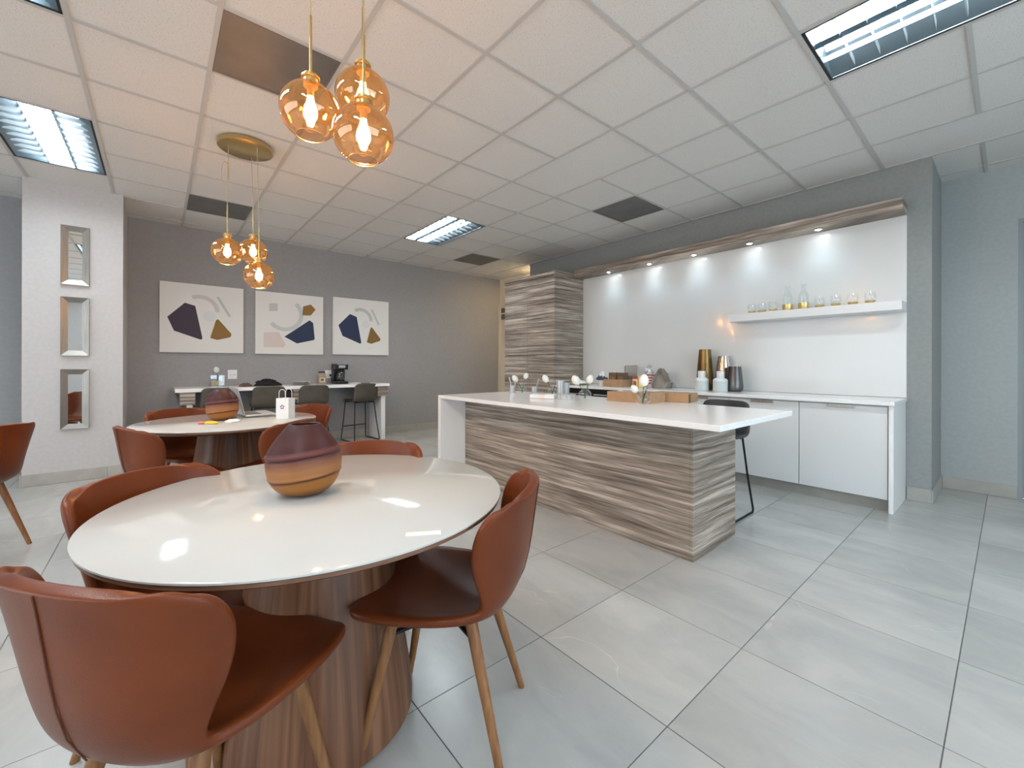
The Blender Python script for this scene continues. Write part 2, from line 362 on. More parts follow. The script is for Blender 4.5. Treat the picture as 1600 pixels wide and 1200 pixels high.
o = obj('floor_tiles_beyond', restbm, M_floor, fl); o['kind'] = 'stuff'
# ceiling
cl = struct('ceiling', add_box(new_bm(), XL, XR, YB, 6.0, ZC+0.14, ZC+0.2), M_ceil)
CX0, CY0, CT = -0.755, 0.241, 0.6096
vents = {(-4, 0), (-4, 6), (-9, 6), (-9, 0)}
lights = [(-8, 4), (0, 4), (-8, -2), (-4, -2), (0, -2), (-8, -8), (-4, -8), (0, -8), (4, 4), (4, -2)]
lightc = set()
for (i, j) in lights: lightc |= {(i, j), (i+1, j)}
merged = {(-4, 4), (0, 7), (-6, -3)}
ctm = {}; crest = new_bm()
def cell(i, j): return (CX0+i*CT, CY0+j*CT)
for i in range(-11, 7):
    for j in range(-9, 10):
        if (i-1, j) in merged or (i, j) in vents or (i, j) in lightc: continue
        x0, y0 = cell(i, j); x1 = x0+CT*(2 if (i, j) in merged else 1); y1 = y0+CT
        x0 = max(x0, XL); x1 = min(x1, XR); y0 = max(y0, YB); y1 = min(y1, 5.95)
        if x1-x0 < 0.03 or y1-y0 < 0.03: continue
        if x0 > -5.62 and x1 < -0.4 and y0 > 5.16: continue
        if x0 < 1.2 and y0 > -1.7:
            k = (round(x1-x0, 3), round(y1-y0, 3))
            if k not in ctm:
                bm = add_box(new_bm(), -k[0]/2+.003, k[0]/2-.003, -k[1]/2+.003, k[1]/2-.003, 0, 0.016)
                me = bpy.data.meshes.new('ceiling_tile'); bm.to_mesh(me); bm.free(); me.materials.append(M_ceil); ctm[k] = me
            o = bpy.data.objects.new('ceiling_tile', ctm[k]); COL.objects.link(o); o.location = ((x0+x1)/2, (y0+y1)/2, ZC+0.004); o.parent = cl
        else: add_box(crest, x0+.003, x1-.003, y0+.003, y1-.003, ZC+.004, ZC+.02)
o = obj('ceiling_tiles_beyond', crest, M_ceil, cl); o['kind'] = 'stuff'
for j in range(-8, 10):                       # main runners along X
    y = CY0+j*CT
    if YB < y < 5.9:
        x1 = XR; o = obj('grid_runner', add_box(new_bm(), XL, x1, y-.012, y+.012, ZC-.003, ZC+.012), M_tbar, cl)
crossb = {}
for i in range(-10, 7):                       # cross tees, left out where a tile or lamp is twice as long
    x = CX0+i*CT
    if not XL < x < XR: continue
    runs = []; cur = None
    for j in range(-9, 10):
        skip = (i-1, j) in merged or ((i-1, j) in lightc and (i, j) in lightc)
        if not skip: cur = [j, j+1] if cur is None else [cur[0], j+1]
        if skip or j == 9:
            if cur: runs.append(cur)
            cur = None
    for a, b_ in runs:
        y0 = max(CY0+a*CT, YB); y1 = min(CY0+b_*CT, 5.93)
        if y1 > y0: obj('grid_cross_tee', add_box(new_bm(), x-.012, x+.012, y0, y1, ZC-.0028, ZC+.011), M_tbar, cl)
# vents
def vent(i, j, lab, g='square dark vents in the ceiling grid'):
    x0, y0 = cell(i, j); t = thing('ceiling_vent', lab, 'vent', (x0+CT/2, y0+CT/2, ZC), 0, g)
    h = CT/2-.013
    obj('face_plate', add_box(new_bm(), -h+.02, h-.02, -h+.02, h-.02, -.004, .002), M_vent, t)
    bm = new_bm()
    for s in (-1, 1):
        add_box(bm, s*h-.02*(s > 0), s*h+.02*(s < 0), -h, h, -.006, .004); add_box(bm, -h+.02, h-.02, s*h-.02*(s > 0), s*h+.02*(s < 0), -.006, .004)
    obj('frame', bm, M_vent, t)
vent(-4, 0, 'large dark square ceiling vent just behind the near cluster of glass pendants')
vent(-4, 6, 'dark square ceiling vent in front of the spotlit kitchen wall')
vent(-9, 6, 'small-looking dark square ceiling vent farthest back, beyond the lit ceiling lamp')
vent(-9, 0, 'dark ceiling vent above the grey wall behind the far pendant cords')
# troffers
def troffer(i, j, lab):
    x0, y0 = cell(i, j); L_, W_ = 2*CT, CT
    t = thing('ceiling_light', lab, 'ceiling light', (x0+L_/2, y0+W_/2, ZC), 0, 'recessed fluorescent ceiling lights')
    hx, hy = L_/2-.014, W_/2-.014
    bm = new_bm()
    for s in (-1, 1):
        add_box(bm, min(s*hx, s*(hx-.012)), max(s*hx, s*(hx-.012)), -hy, hy, -.002, .012)
        add_box(bm, -hx, hx, min(s*hy, s*(hy-.012)), max(s*hy, s*(hy-.012)), -.002, .012)
    obj('black_trim', bm, M_blackframe, t)
    ix, iy = hx-.014, hy-.014
    bm = new_bm()
    add_box(bm, -ix, ix, -iy, iy, .115, .12)
    for s in (-1, 1):
        add_box(bm, s*ix-.002, s*ix+.002, -iy, iy, .0, .115); add_box(bm, -ix, ix, s*iy-.002, s*iy+.002, .0, .115)
    obj('housing', bm, M_reflector, t)
    # lamps behind the middle cell; sloped reflectors above the two side cells
    ridge = iy*.30
    for q in (-1, 1):
        bm = new_bm(); add_prism(bm, [(q*iy, .006), (q*(iy-.003), .003), (q*ridge, .098), (q*ridge, .102)], -ix, ix, 'x')
        obj('reflector', bm, M_reflector, t)
        bm = new_bm(); add_prism(bm, [(q*ridge-.003, .004), (q*ridge+.003, .004), (q*ridge+.008, .034), (q*ridge-.008, .034)], -ix, ix, 'x')
        obj('louver_rail', bm, M_reflector, t)
    for k in range(1, 10):
        x = -ix+2*ix*k/10
        def bl(y0, y1): return add_prism(new_bm(), [(x-.001, .006), (x+.001, .006), (x+.005, .034), (x-.005, .034)], y0, y1, 'y')
        obj('louver_blade', bl(-ridge+.009, ridge-.009), M_blade, t)
        for q in (-1, 1):
            y0, y1 = sorted((q*(ridge+.009), q*(iy-.026)))
            obj('louver_blade', bl(y0, y1), M_blade, t)
    for q in (-.5, .5):
        obj('tube', add_rod(new_bm(), (-ix+.02, q*ridge, .078), (ix-.02, q*ridge, .078), .032, n=10), M_tube, t, True)
for (i, j), lab in zip(lights, ['lit ceiling light with louvers in the middle distance over the grey wall end', 'largest lit ceiling light with louvers at the top right corner',
    'lit ceiling light with louvers at the left edge above the white pier', 'ceiling light whose corner shows at the very top left', 'ceiling light behind the camera beside the island row',
    'ceiling light in the rear row, nearest the grey wall', 'ceiling light in the middle of the rear row', 'ceiling light at the right of the rear row', 'ceiling light by the right window, front row', 'ceiling light by the right window, rear row']):
    troffer(i, j, lab)
t = thing('downlight', 'warm recessed downlight at the far end beyond the tall cabinet', 'ceiling light', (-5.78, 5.50, ZC))
obj('trim_ring', add_lathe(new_bm(), [(.062, .0), (.080, -.004), (.086, -.001), (.086, .002)], 32, capb=False), M_white, t, True)
obj('lamp', add_lathe(new_bm(), [(.062, .0), (.03, .0015)], 32, capb=False, capt=True), emis('warm_lamp', (1.0, .78, .5), 330), t)
# walls
struct('wall_left', add_box(new_bm(), XL-.12, XL, YB, 5.6, 0, ZC+.1), M_wall_grey)
KY = 5.16
struct('wall_kitchen', add_box(new_bm(), -5.62, -0.44, KY, 6.0, 0, ZC+.1), M_wall_kit)
struct('wall_alcove', add_box(new_bm(), -0.44, 0.045, 5.93, 6.05, 0, ZC+.1), M_wall_soft)
bm = add_box(new_bm(), 0.045, 1.05, 5.93, 6.05, 2.53, ZC+.1); add_box(bm, 1.05, XR, 5.93, 6.05, 0, ZC+.1)
struct('wall_alcove_over_door', bm, M_wall_soft)
struct('wall_far_end', add_box(new_bm(), XL, -5.62, 5.6, 5.72, 0, ZC+.1), M_cream)
struct('wall_pier', add_box(new_bm(), XL, -6.17, -1.01, -0.29, 0, ZC+.1), M_pier)
# rear and right walls with window openings
bm = add_box(new_bm(), XR, XR+.12, YB, -1.0, 0, ZC+.1); add_box(bm, XR, XR+.12, 4.0, 6.05, 0, ZC+.1)
add_box(bm, XR, XR+.12, -1.0, 4.0, 0, .4); add_box(bm, XR, XR+.12, -1.0, 4.0, 2.7, ZC+.1)
struct('wall_right', bm, M_pier)
bm = add_box(new_bm(), XL-.12, -5.5, YB-.12, YB, 0, ZC+.1); add_box(bm, 1.5, XR+.12, YB-.12, YB, 0, ZC+.1)
add_box(bm, -5.5, 1.5, YB-.12, YB, 0, .4); add_box(bm, -5.5, 1.5, YB-.12, YB, 2.7, ZC+.1)
struct('wall_rear', bm, M_pier)
def window(name, a, b_, axis, at):
    bm = new_bm(); n = 4
    for k in range(n+1):
        p = a+(b_-a)*k/n
        if axis == 'y': add_box(bm, at+.02, at+.09, p-.025, p+.025, .4, 2.7)
        else: add_box(bm, p-.025, p+.025, at-.09, at-.02, .4, 2.7)
    for z in (.425, 2.675):
        if axis == 'y': add_box(bm, at+.02, at+.09, a, b_, z-.025, z+.025)
        else: add_box(bm, a, b_, at-.09, at-.02, z-.025, z+.025)
    w = struct(name, bm, M_steel)
    bm = new_bm()
    if axis == 'y': add_box(bm, at+.05, at+.056, a, b_, .4, 2.7)
    else: add_box(bm, a, b_, at-.056, at-.05, .4, 2.7)
    obj('pane', bm, M_clear, w)
window('window_1', -1.0, 4.0, 'y', XR); window('window_rear_added', -5.5, 1.5, 'x', YB)  # the rear one is added to let light in behind the camera
# doors
d = struct('door_1', add_box(new_bm(), 0.06, 1.04, 5.985, 6.03, 0.005, 2.515, .003), M_door)
bm = new_bm(); add_box(bm, .045, .075, 5.935, 5.99, 0, 2.53); add_box(bm, 1.02, 1.05, 5.935, 5.99, 0, 2.53); add_box(bm, .075, 1.02, 5.935, 5.99, 2.50, 2.53)
obj('door_frame', bm, M_door, d)
d = struct('door_2', add_box(new_bm(), -6.98, -6.1, 5.565, 5.598, 0.005, 2.44, .003), M_cream)
bm = new_bm(); add_box(bm, -7.045, -6.98, 5.55, 5.598, 0, 2.50); add_box(bm, -6.1, -6.03, 5.55, 5.598, 0, 2.50); add_box(bm, -6.98, -6.1, 5.55, 5.598, 2.44, 2.50)
obj('door_frame', bm, M_cream, d)
for z0, z1 in ((2.30, 2.40), (2.16, 2.27)):
    s = obj('door_sign', add_box(new_bm(), -6.95, -6.80, 5.556, 5.564, z0, z1), M_vent, d)
# baseboards, tile by tile
def baseb(name, segs):
    root = None
    for (x0, y0, x1, y1, nx, ny) in segs:
        Ld = math.hypot(x1-x0, y1-y0); n = max(1, math.ceil(Ld/0.6))
        for k in range(n):
            a0, a1 = k*0.6, min((k+1)*0.6, Ld)
            if a1-a0 < .005: continue
            ux, uy = (x1-x0)/Ld, (y1-y0)/Ld
            p = (x0+ux*(a0+.001), y0+uy*(a0+.001)); q = (x0+ux*(a1-.001), y0+uy*(a1-.001))
            th = .012
            bm = add_box(new_bm(), min(p[0], q[0], p[0]+nx*th, q[0]+nx*th), max(p[0], q[0], p[0]+nx*th, q[0]+nx*th), min(p[1], q[1], p[1]+ny*th, q[1]+ny*th), max(p[1], q[1], p[1]+ny*th, q[1]+ny*th), 0.001, .118, .0015)
            if root is None: root = struct(name, bm, M_base)
            else: obj('baseboard_tile', bm, M_base, root)
baseb('baseboard_left', [(XL, -0.27, XL, 5.53, 1, 0)])
baseb('baseboard_left_near', [(XL, -2.4, XL, -1.03, 1, 0)])
baseb('baseboard_pier', [(-6.17, -1.01, -6.17, -0.29, 1, 0), (XL, -0.29, -6.158, -0.29, 0, 1), (XL, -1.01, -6.158, -1.01, 0, -1)])
baseb('baseboard_kitchen', [(-0.598, KY, -0.44, KY, 0, -1), (-0.44, KY-.012, -0.44, 5.93, 1, 0)])
baseb('baseboard_alcove', [(-0.428, 5.93, 0.045, 5.93, 0, -1)])

# ------------------------------------------------------------------ kitchen wall
o = obj('backsplash_slab', add_box(new_bm(), -4.36, -0.60, KY-.014, KY, .912, 2.558, .001), M_splash)
o['kind'] = 'structure'; o.name = 'trim_backsplash'
# valance with spotlights
t = thing('light_valance', 'long streaked grey wood valance with spotlights above the white backsplash', 'valance', (-2.4, KY, 2.6))
VX0, VX1 = -4.355+2.4, -0.60+2.4
bm = add_box(new_bm(), VX0, VX1, -.235, -.217, -.045, .062, .001)
obj('front_board', bm, M_lam, t)
obj('top_board', add_box(new_bm(), VX0, VX1, -.217, -.001, .046, .062), M_lam, t)
obj('end_board', add_box(new_bm(), VX1-.018, VX1, -.217, -.001, -.042, .046), M_lam, t)
obj('soffit_board', add_box(new_bm(), VX0, VX1-.018, -.217, -.001, -.042, -.026), M_lam, t)
for x in (-3.767, -3.106, -2.496, -1.864, -1.229):
    s = thing('spotlight', 'spot', 'x'); del s['label']; del s['category']; bpy.data.objects.remove(s)
    r = obj('spotlight_ring', add_lathe(new_bm(), [(.036, 0), (.040, -.006), (.030, -.010), (.026, -.004), (.026, 0)], 20, (x+2.4, -.15, -.042), capb=False), M_steel, t, True)
    l = obj('spotlight_lens', add_lathe(new_bm(), [(.026, -.004), (.016, -.012), (.004, -.015)], 16, (x+2.4, -.15, -.042), capb=False, capt=True), M_spot, r, True)
for x in (-3.767, -3.106, -2.496, -1.864, -1.229):
    l = bpy.data.lights.new('valance_spot', 'SPOT'); l.energy = 3.4; l.color = (.50, .78, 1.0); l.spot_size = math.radians(125); l.spot_blend = 1.0; l.shadow_soft_size = .02
    o = bpy.data.objects.new('valance_spot', l); o.location = (x, KY-.17, 2.53); o.rotation_euler = (-0.15, 0, 0); COL.objects.link(o)
# tall cabinet
t = thing('tall_cabinet', 'tall streaked grey wood cabinet at the left end of the kitchen wall', 'cabinet', (-4.95, 4.5, 0))
obj('body', add_box(new_bm(), -.58, .572, .022, .655, .1, 2.545, .001), M_lam, t)
obj('side_panel', add_box(new_bm(), .573, .59, .0, .655, 0.0, 2.545, .001), M_lam, t)
obj('crown', add_box(new_bm(), -.585, .595, -.005, .655, 2.546, 2.615, .002), M_lam, t)
obj('plinth', add_box(new_bm(), -.57, .56, .06, .6, 0, .099), M_vent, t)
obj('flap_door', add_box(new_bm(), -.578, .57, .0, .02, 2.185, 2.505, .001), M_lam, t)
for s in (-1, 1):
    x0, x1 = (-.578, -.0025) if s < 0 else (.0015, .57)
    obj('door', add_box(new_bm(), x0, x1, .0, .02, 1.365, 2.18, .001), M_lam, t)
    dd = obj('door', add_box(new_bm(), x0, x1, .0, .02, .102, 1.35, .001), M_lam, t)
obj('handle', add_box(new_bm(), -.18, .2, -.006, .004, 1.332, 1.352, .001), M_steel, t)
# base cabinets
seams = [-0.64, -1.262, -1.885, -2.508, -3.131]
names = ['rightmost', 'second from the right', 'third from the right', 'fourth from the right']
for k in range(4):
    x1, x0 = seams[k], seams[k+1]; c = (x0+x1)/2; h = (x1-x0)/2
    t = thing('base_cabinet', 'glossy white base cabinet under the back counter, '+names[k], 'cabinet', (c, 4.55, 0), 0, 'white base cabinets')
    obj('body', add_box(new_bm(), -h+.001, h-.001, .024, .595, .1, .876, .001), M_white, t)
    dd = obj('door', add_box(new_bm(), -h+.003, h-.003, .0, .02, .104, .862, .001), M_whitedoor, t)
    obj('handle', add_box(new_bm(), -.10, .10, -.012, -.0005, .838, .866, .001), M_steel, dd)
t = thing('fridge', 'black undercounter fridge with bar handles beside the tall cabinet', 'fridge', (-3.745, 4.55, 0))
obj('body', add_box(new_bm(), -.605, .61, .03, .6, .1, .874), M_blackp, t)
for s in (-1, 1):
    dd = obj('door', add_box(new_bm(), min(s*.003, s*.604), max(s*.003, s*.604), .0, .028, .105, .868, .003), M_blackp, t)
    obj('handle', add_tube(new_bm(), [(s*.1, 0, .80), (s*.1, -.03, .80), (s*.5, -.03, .80), (s*.5, 0, .80)], .006), M_steel, dd, True)
tag(obj('plinth', add_box(new_bm(), -1.855, 1.86, -.008, .008, 0, .098), M_base), 'grey toe kick running under the white base cabinets', 'plinth', loc=(-2.50, 4.61, .0005))
t = thing('countertop', 'long white quartz back counter with an end panel down to the floor', 'countertop', (-2.48, 4.5, 0))
obj('slab', add_box(new_bm(), -1.87, 1.885, 0, .645, .878, .91, .002), M_quartz, t)
obj('end_panel', add_box(new_bm(), 1.845, 1.875, .035, .655, 0.0, .877, .002), M_quartz, t)
# floating shelf
tag(obj('floating_shelf', add_box(new_bm(), -.72, .72, -.25, -.001, -.04, .04, .002), M_white), 'thick white floating shelf on the backsplash holding glasses', 'shelf', loc=(-1.32, KY-.0145, 1.728))

# ------------------------------------------------------------------ island
t = thing('island', 'kitchen island with streaked wood front and white quartz top with waterfall end', 'island', (-2.49, 2.49, 0))
obj('front_panel', add_box(new_bm(), -1.228, 1.228, 0, .02, .0, .858, .001), M_lam, t)
obj('side_panel', add_box(new_bm(), 1.229, 1.248, .0, .61, .0, .858, .001), M_lam, t)
obj('body', add_box(new_bm(), -1.225, 1.228, .021, .6, .0, .857), M_lam, t)
sl = obj('worktop', add_box(new_bm(), -1.28, 1.54, -.30, .80, .860, .892, .002), M_quartz, t)
obj('waterfall_panel', add_box(new_bm(), -1.28, -1.23, -.30, .80, 0, .859, .002), M_quartz, t)

# ------------------------------------------------------------------ round tables
def round_table(x, y, lab):
    t = thing('round_table', lab, 'table', (x, y, 0), 0, 'round pedestal dining tables')
    obj('glass_top', add_lathe(new_bm(), [(.604, .752), (.610, .754), (.610, .758), (.607, .760)], 96, capt=True), M_tabletop, t, True)
    obj('tabletop', add_lathe(new_bm(), [(.40, .728), (.585, .730), (.606, .742), (.606, .7515)], 96, capt=True), M_tedge, t, True)
    prof = [(.285, .0), (.298, .012), (.298, .05), (.290, .12), (.270, .25), (.245, .42), (.222, .58), (.206, .70), (.203, .728)]
    obj('pedestal', add_lathe(new_bm(), prof, 64), M_walnut, t, True)
    return t
T1 = round_table(-1.53, .44, 'near white-topped round dining table with a walnut pedestal')
T2 = round_table(-3.96, .44, 'far white-topped round dining table carrying the laptop and gift bag')

# ------------------------------------------------------------------ shell chair
def shell_parts():
    # y, z, half width, forward wrap, lift at the edges
    st = [(.262, .448, .185, -.030, .006), (.258, .458, .212, -.024, .008), (.235, .460, .232, -.016, .012), (.17, .452, .247, -.006, .022), (.09, .440, .250, 0, .036),
          (.0, .430, .243, 0, .046), (-.08, .426, .226, .0, .052), (-.145, .432, .206, .012, .050), (-.19, .452, .192, .035, .040), (-.222, .49, .190, .062, .022),
          (-.243, .54, .200, .090, .008), (-.258, .60, .218, .118, .0), (-.268, .66, .236, .132, -.002), (-.276, .72, .247, .130, -.006), (-.282, .765, .249, .118, -.008),
          (-.287, .80, .240, .098, -.014), (-.290, .818, .222, .080, -.020), (-.291, .824, .195, .060, -.020)]
    NU = 12
    bm = new_bm(); G = []
    for (y, z, w, f, l) in st:
        row = []
        for k in range(NU+1):
            u = -1+2*k/NU; s = math.sin(u*1.15)/math.sin(1.15) if f > .03 else u
            row.append(bm.verts.new((w*s, y+f*abs(u)**2.1, z+l*abs(u)**2)))
        G.append(row)
    for i in range(len(st)-1):
        for k in range(NU):
            fc = bm.faces.new((G[i][k], G[i][k+1], G[i+1][k+1], G[i+1][k])); fc.material_index = 0 if i < 8 else 1
    # keep seam lines for the piping
    seam = []
    seam.append([G[i][6].co.copy() for i in range(9, len(st)-1)])
    rim = [G[i][0].co.copy() for i in range(len(st))] + [v.co.copy() for v in G[-1][1:]] + [G[i][NU].co.copy() for i in range(len(st)-2, -1, -1)] + [v.co.copy() for v in G[0][::-1][1:-1]]
    me = bpy.data.meshes.new('tmp'); bm.to_mesh(me); bm.free()
    for m in (M_leather, M_leather): me.materials.append(m)
    o = bpy.data.objects.new('tmp', me); COL.objects.link(o)
    so = o.modifiers.new('s', 'SOLIDIFY'); so.thickness = .030; so.offset = 0; so.use_even_offset = False
    sb = o.modifiers.new('b', 'SUBSURF'); sb.levels = 2; sb.render_levels = 2
    dg = bpy.context.evaluated_depsgraph_get(); me2 = bpy.data.meshes.new_from_object(o.evaluated_get(dg))
    bpy.data.objects.remove(o)
    outs = []
    for keep in (0, 1):
        b = new_bm(); b.from_mesh(me2)
        bmesh.ops.delete(b, geom=[f for f in b.faces if f.material_index != keep], context='FACES')
        for f in b.faces: f.material_index = 0; f.smooth = True
        outs.append(b)
    return outs, seam, rim
(seat_bm, back_bm), seam, rim = shell_parts()
def make_chair(lab):
    t = thing('shell_chair', lab, 'chair', (0, 0, 0), 0, 'cognac leather shell chairs')
    s = obj('seat', seat_bm, M_leather, t, recalc=False); b = obj('backrest', back_bm, M_leather, t, recalc=False)
    bm = new_bm()
    for ln in seam:
        pts = []
        for p in ln: pts.append(Vector((p.x, p.y-.0155, p.z-.002)))
        pts[0].z -= .013; pts[0].y += .008
        add_tube(bm, pts, .0016, 5)
    obj('back_seam', bm, M_seam, b, True)
    c = Vector((0, -.05, .60))
    for (tx, ty, fx, fy) in ((.135, .13, .195, .215), (-.135, .13, -.195, .215), (.12, -.11, .195, -.225), (-.12, -.11, -.195, -.225)):
        obj('leg', add_rod(new_bm(), (fx, fy, 0.0), (tx, ty, .428), .0115, .0195, 14), M_leg, t, True)
    bm = new_bm()
    P = [(.142, .142, .37), (-.142, .142, .37), (-.13, -.128, .37), (.13, -.128, .37)]
    for a_, b_ in ((0, 2), (1, 3)): add_tube(bm, [P[a_], (0, 0, .375), P[b_]], .009, 6)
    for a_ in P: add_rod(bm, a_, (a_[0]*.8, a_[1]*.8, .415), .006, n=6)
    add_box(bm, -.09, .09, -.09, .09, .40, .413)
    obj('support_frame', bm, M_black, t, True)
    return t
def rzF(F): return math.radians(F-90)
# back top position -> seat centre
chairs = [(-1.225, .085, 127, 'cognac leather shell chair in the foreground, seen from behind at the near table'),
          (-1.215, .745, 221, 'cognac leather shell chair at the right side of the near table, turned side-on'),
          (-1.755, .10, 37, 'cognac leather shell chair tucked under the left side of the near table'),
          (-1.82, .66, -38, 'cognac leather shell chair at the near table, only its top rim showing'),
          (-3.50, .10, 108, 'cognac leather shell chair with its back to us at the left of the far table'),
          (-4.33, .22, 24, 'cognac leather shell chair at the far left of the far table, its inner back showing'),
          (-3.345, .575, 221, 'cognac leather shell chair at the far table just behind the near striped vase'),
          (-4.15, .93, -66, 'cognac leather shell chair at the right end of the far table below the bar stools'),
          (-4.21, -.95, 230, 'cognac leather shell chair cut off by the left edge beside the white pier')]
C0 = make_chair(chairs[0][3]); C0.location = (chairs[0][0], chairs[0][1], 0); C0.rotation_euler = (0, 0, rzF(chairs[0][2]))
for (x, y, F, lab) in chairs[1:]: dup(C0, (x, y, 0), rzF(F), lab)

# ------------------------------------------------------------------ bar along the grey wall
t = thing('bar_counter', 'narrow white bar counter fixed along the grey wall under the pictures', 'bar counter', (XL, 1.51, 0))
obj('slab', add_box(new_bm(), .001, .58, -1.355, 1.355, .855, .90, .002), M_quartz, t)
for y, w in ((-1.23, .075), (0.02, .075), (1.255, .085)):
    b = obj('support_block', add_box(new_bm(), .001, .55, y-w, y+w, .70, .854, .002), M_lam, t)
    for z in (.75, .80):
        obj('groove', add_box(new_bm(), .55, .5515, y-w, y+w, z-.004, z+.004), M_vent, b)
    obj('support_panel', add_box(new_bm(), .014, .52, y-w*.4+.02, y+w*.4+.02, 0.0, .699, .002), M_white, t)
def stool_shell(mat, nm):
    st = [(.20, .615, .17, 0, 0), (.19, .640, .195, 0, .004), (.10, .635, .212, 0, .012), (0, .625, .215, 0, .016), (-.10, .622, .210, 0, .018), (-.16, .635, .207, .01, .02),
          (-.195, .675, .205, .03, .01), (-.21, .74, .205, .045, 0), (-.222, .81, .20, .05, 0), (-.232, .875, .192, .045, -.004), (-.236, .90, .178, .035, -.006), (-.237, .905, .14, .02, -.003)]
    NU = 8; bm = new_bm(); G = []
    for (y, z, w, f, l) in st:
        G.append([bm.verts.new((w*(-1+2*k/NU), y+f*abs(-1+2*k/NU)**2, z+l*abs(-1+2*k/NU)**2)) for k in range(NU+1)])
    for i in range(len(st)-1):
        for k in range(NU):
            fc = bm.faces.new((G[i][k], G[i][k+1], G[i+1][k+1], G[i+1][k])); fc.material_index = 0 if i < 5 else 1
    me = bpy.data.meshes.new('tmp'); bm.to_mesh(me); bm.free(); me.materials.append(mat); me.materials.append(mat)
    o = bpy.data.objects.new('tmp', me); COL.objects.link(o)
    so = o.modifiers.new('s', 'SOLIDIFY'); so.thickness = .035; so.offset = 0
    sb = o.modifiers.new('b', 'SUBSURF'); sb.levels = 1
    dg = bpy.context.evaluated_depsgraph_get(); me2 = bpy.data.meshes.new_from_object(o.evaluated_get(dg)); bpy.data.objects.remove(o)
    outs = []
    for keep in (0, 1):
        b = new_bm(); b.from_mesh(me2); bmesh.ops.delete(b, geom=[f for f in b.faces if f.material_index != keep], context='FACES')
        for f in b.faces: f.material_index = 0; f.smooth = True
        outs.append(b)
    return outs
def make_stool(name, lab, mat, group):
    t = thing(name, lab, 'stool', (0, 0, 0), 0, group)
    sb, bb = stool_shell(mat, name)
    obj('seat', sb, mat, t, recalc=False); obj('backrest', bb, mat, t, recalc=False)
    for s in (-1, 1):      # sled side: front leg, floor bar, rear leg in one bent rod
        obj('sled_leg', add_tube(new_bm(), [(s*.17, .16, .625), (s*.19, .185, .30), (s*.21, .215, .03), (s*.212, .20, .009), (s*.212, -.20, .009), (s*.21, -.215, .03), (s*.185, -.17, .30), (s*.16, -.13, .618)], .0085, 8), M_black, t, True)
    obj('footrest', add_rod(new_bm(), (-.197, .195, .22), (.197, .195, .22), .008), M_black, t, True)
    for y in (.15, -.12): obj('seat_rail', add_rod(new_bm(), (-.165, y, .610), (.165, y, .610), .008), M_black, t, True)
    return t
S0 = make_stool('bar_stool', 'olive grey bar stool at the right end of the bar, wire legs showing', M_olive, 'bar stools along the wall counter')
S0.location = (-6.68, 2.47, 0); S0.rotation_euler = (0, 0, rzF(188))
dup(S0, (-6.62, 1.72, 0), rzF(180), 'olive grey bar stool under the coffee maker, second from the right of the bar')
dup(S0, (-6.62, 1.16, 0), rzF(176), 'olive grey bar stool behind the white gift bag, third from the right of the bar')
dup(S0, (-6.62, .60, 0), rzF(180), 'olive grey bar stool behind the far striped vase, leftmost at the bar')
S1 = make_stool('island_stool', 'charcoal counter stool with black wire sled legs tucked behind the island', M_char, None)
S1.location = (-1.56, 3.50, 0); S1.rotation_euler = (0, 0, rzF(270))

# ------------------------------------------------------------------ pendant clusters
def pendant(lab, cx_, cy_, lamps):
    t = thing('pendant_cluster', lab, 'pendant light', (cx_, cy_, ZC), 0, 'brass pendant clusters of three amber glass globes')
    obj('canopy', add_lathe(new_bm(), [(.196, -.006), (.198, -.010), (.198, -.036), (.192, -.040)], 48, capt=True), M_brass, t, True)
    for (x, y, z, ax_, ay_, loop) in lamps:
        x -= cx_; y -= cy_; z -= ZC; ax_ -= cx_; ay_ -= cy_
        z0 = z+.115; zr = z0+.26
        pts = [(ax_, ay_, -.038), (ax_*.5+x*.5, ay_*.5+y*.5, (zr-.038)/2), (x, y, zr)]
        c = obj('cord', add_tube(new_bm(), pts, .0026, 6), M_cord, t, True)
        if loop:
            lp = [(ax_+(-.025-.03*math.sin(a))*.6445, ay_+(-.025-.03*math.sin(a))*.7646, -.26+.09*math.cos(a)) for a in [k*2*PI/16 for k in range(16)]]
            obj('cord_loop', add_tube(new_bm(), lp, .0026, 6, closed=True), M_cord, c, True)
        obj('rod', add_rod(new_bm(), (x, y, z0), (x, y, zr+.004), .0052, n=10), M_brass, t, True)
        sk = obj('socket', add_lathe(new_bm(), [(.020, -.018), (.026, -.018), (.026, .012), (.034, .014), (.034, .021), (.026, .023), (.026, .030), (.008, .034)], 24, capt=True), M_brass, t, True)
        sk.location = (x, y, z0)
        R = .112; prof = []
        for k in range(25):
            a = math.radians(-62+k*(62+77)/24); prof.append((R*math.cos(a), R*.97*math.sin(a)))
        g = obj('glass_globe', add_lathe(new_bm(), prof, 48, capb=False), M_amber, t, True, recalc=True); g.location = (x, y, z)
        rim_ = obj('globe_rim', add_tube(new_bm(), [(prof[0][0]*math.cos(k*PI/20), prof[0][0]*math.sin(k*PI/20), prof[0][1]) for k in range(40)], .0016, 5, closed=True), M_gold, g, True)
        b = obj('bulb', add_lathe(new_bm(), [(.004, -.047), (.016, -.042), (.024, -.028), (.026, -.012), (.022, .008), (.014, .028), (.011, .05)], 20, capt=True), M_bulb, t, True); b.location = (x, y, z+.008)
        obj('bulb_base', add_lathe(new_bm(), [(.013, .05), (.013, .088)], 14, capt=True), M_brass, b, True)
pendant('near brass pendant cluster with three amber glass globes at the top of the picture', -1.72, .575, [(-1.784, .459, 2.20, -1.784, .459, 0), (-1.79, .669, 2.35, -1.80, .669, 0), (-1.589, .597, 2.075, -1.59, .597, 0)])
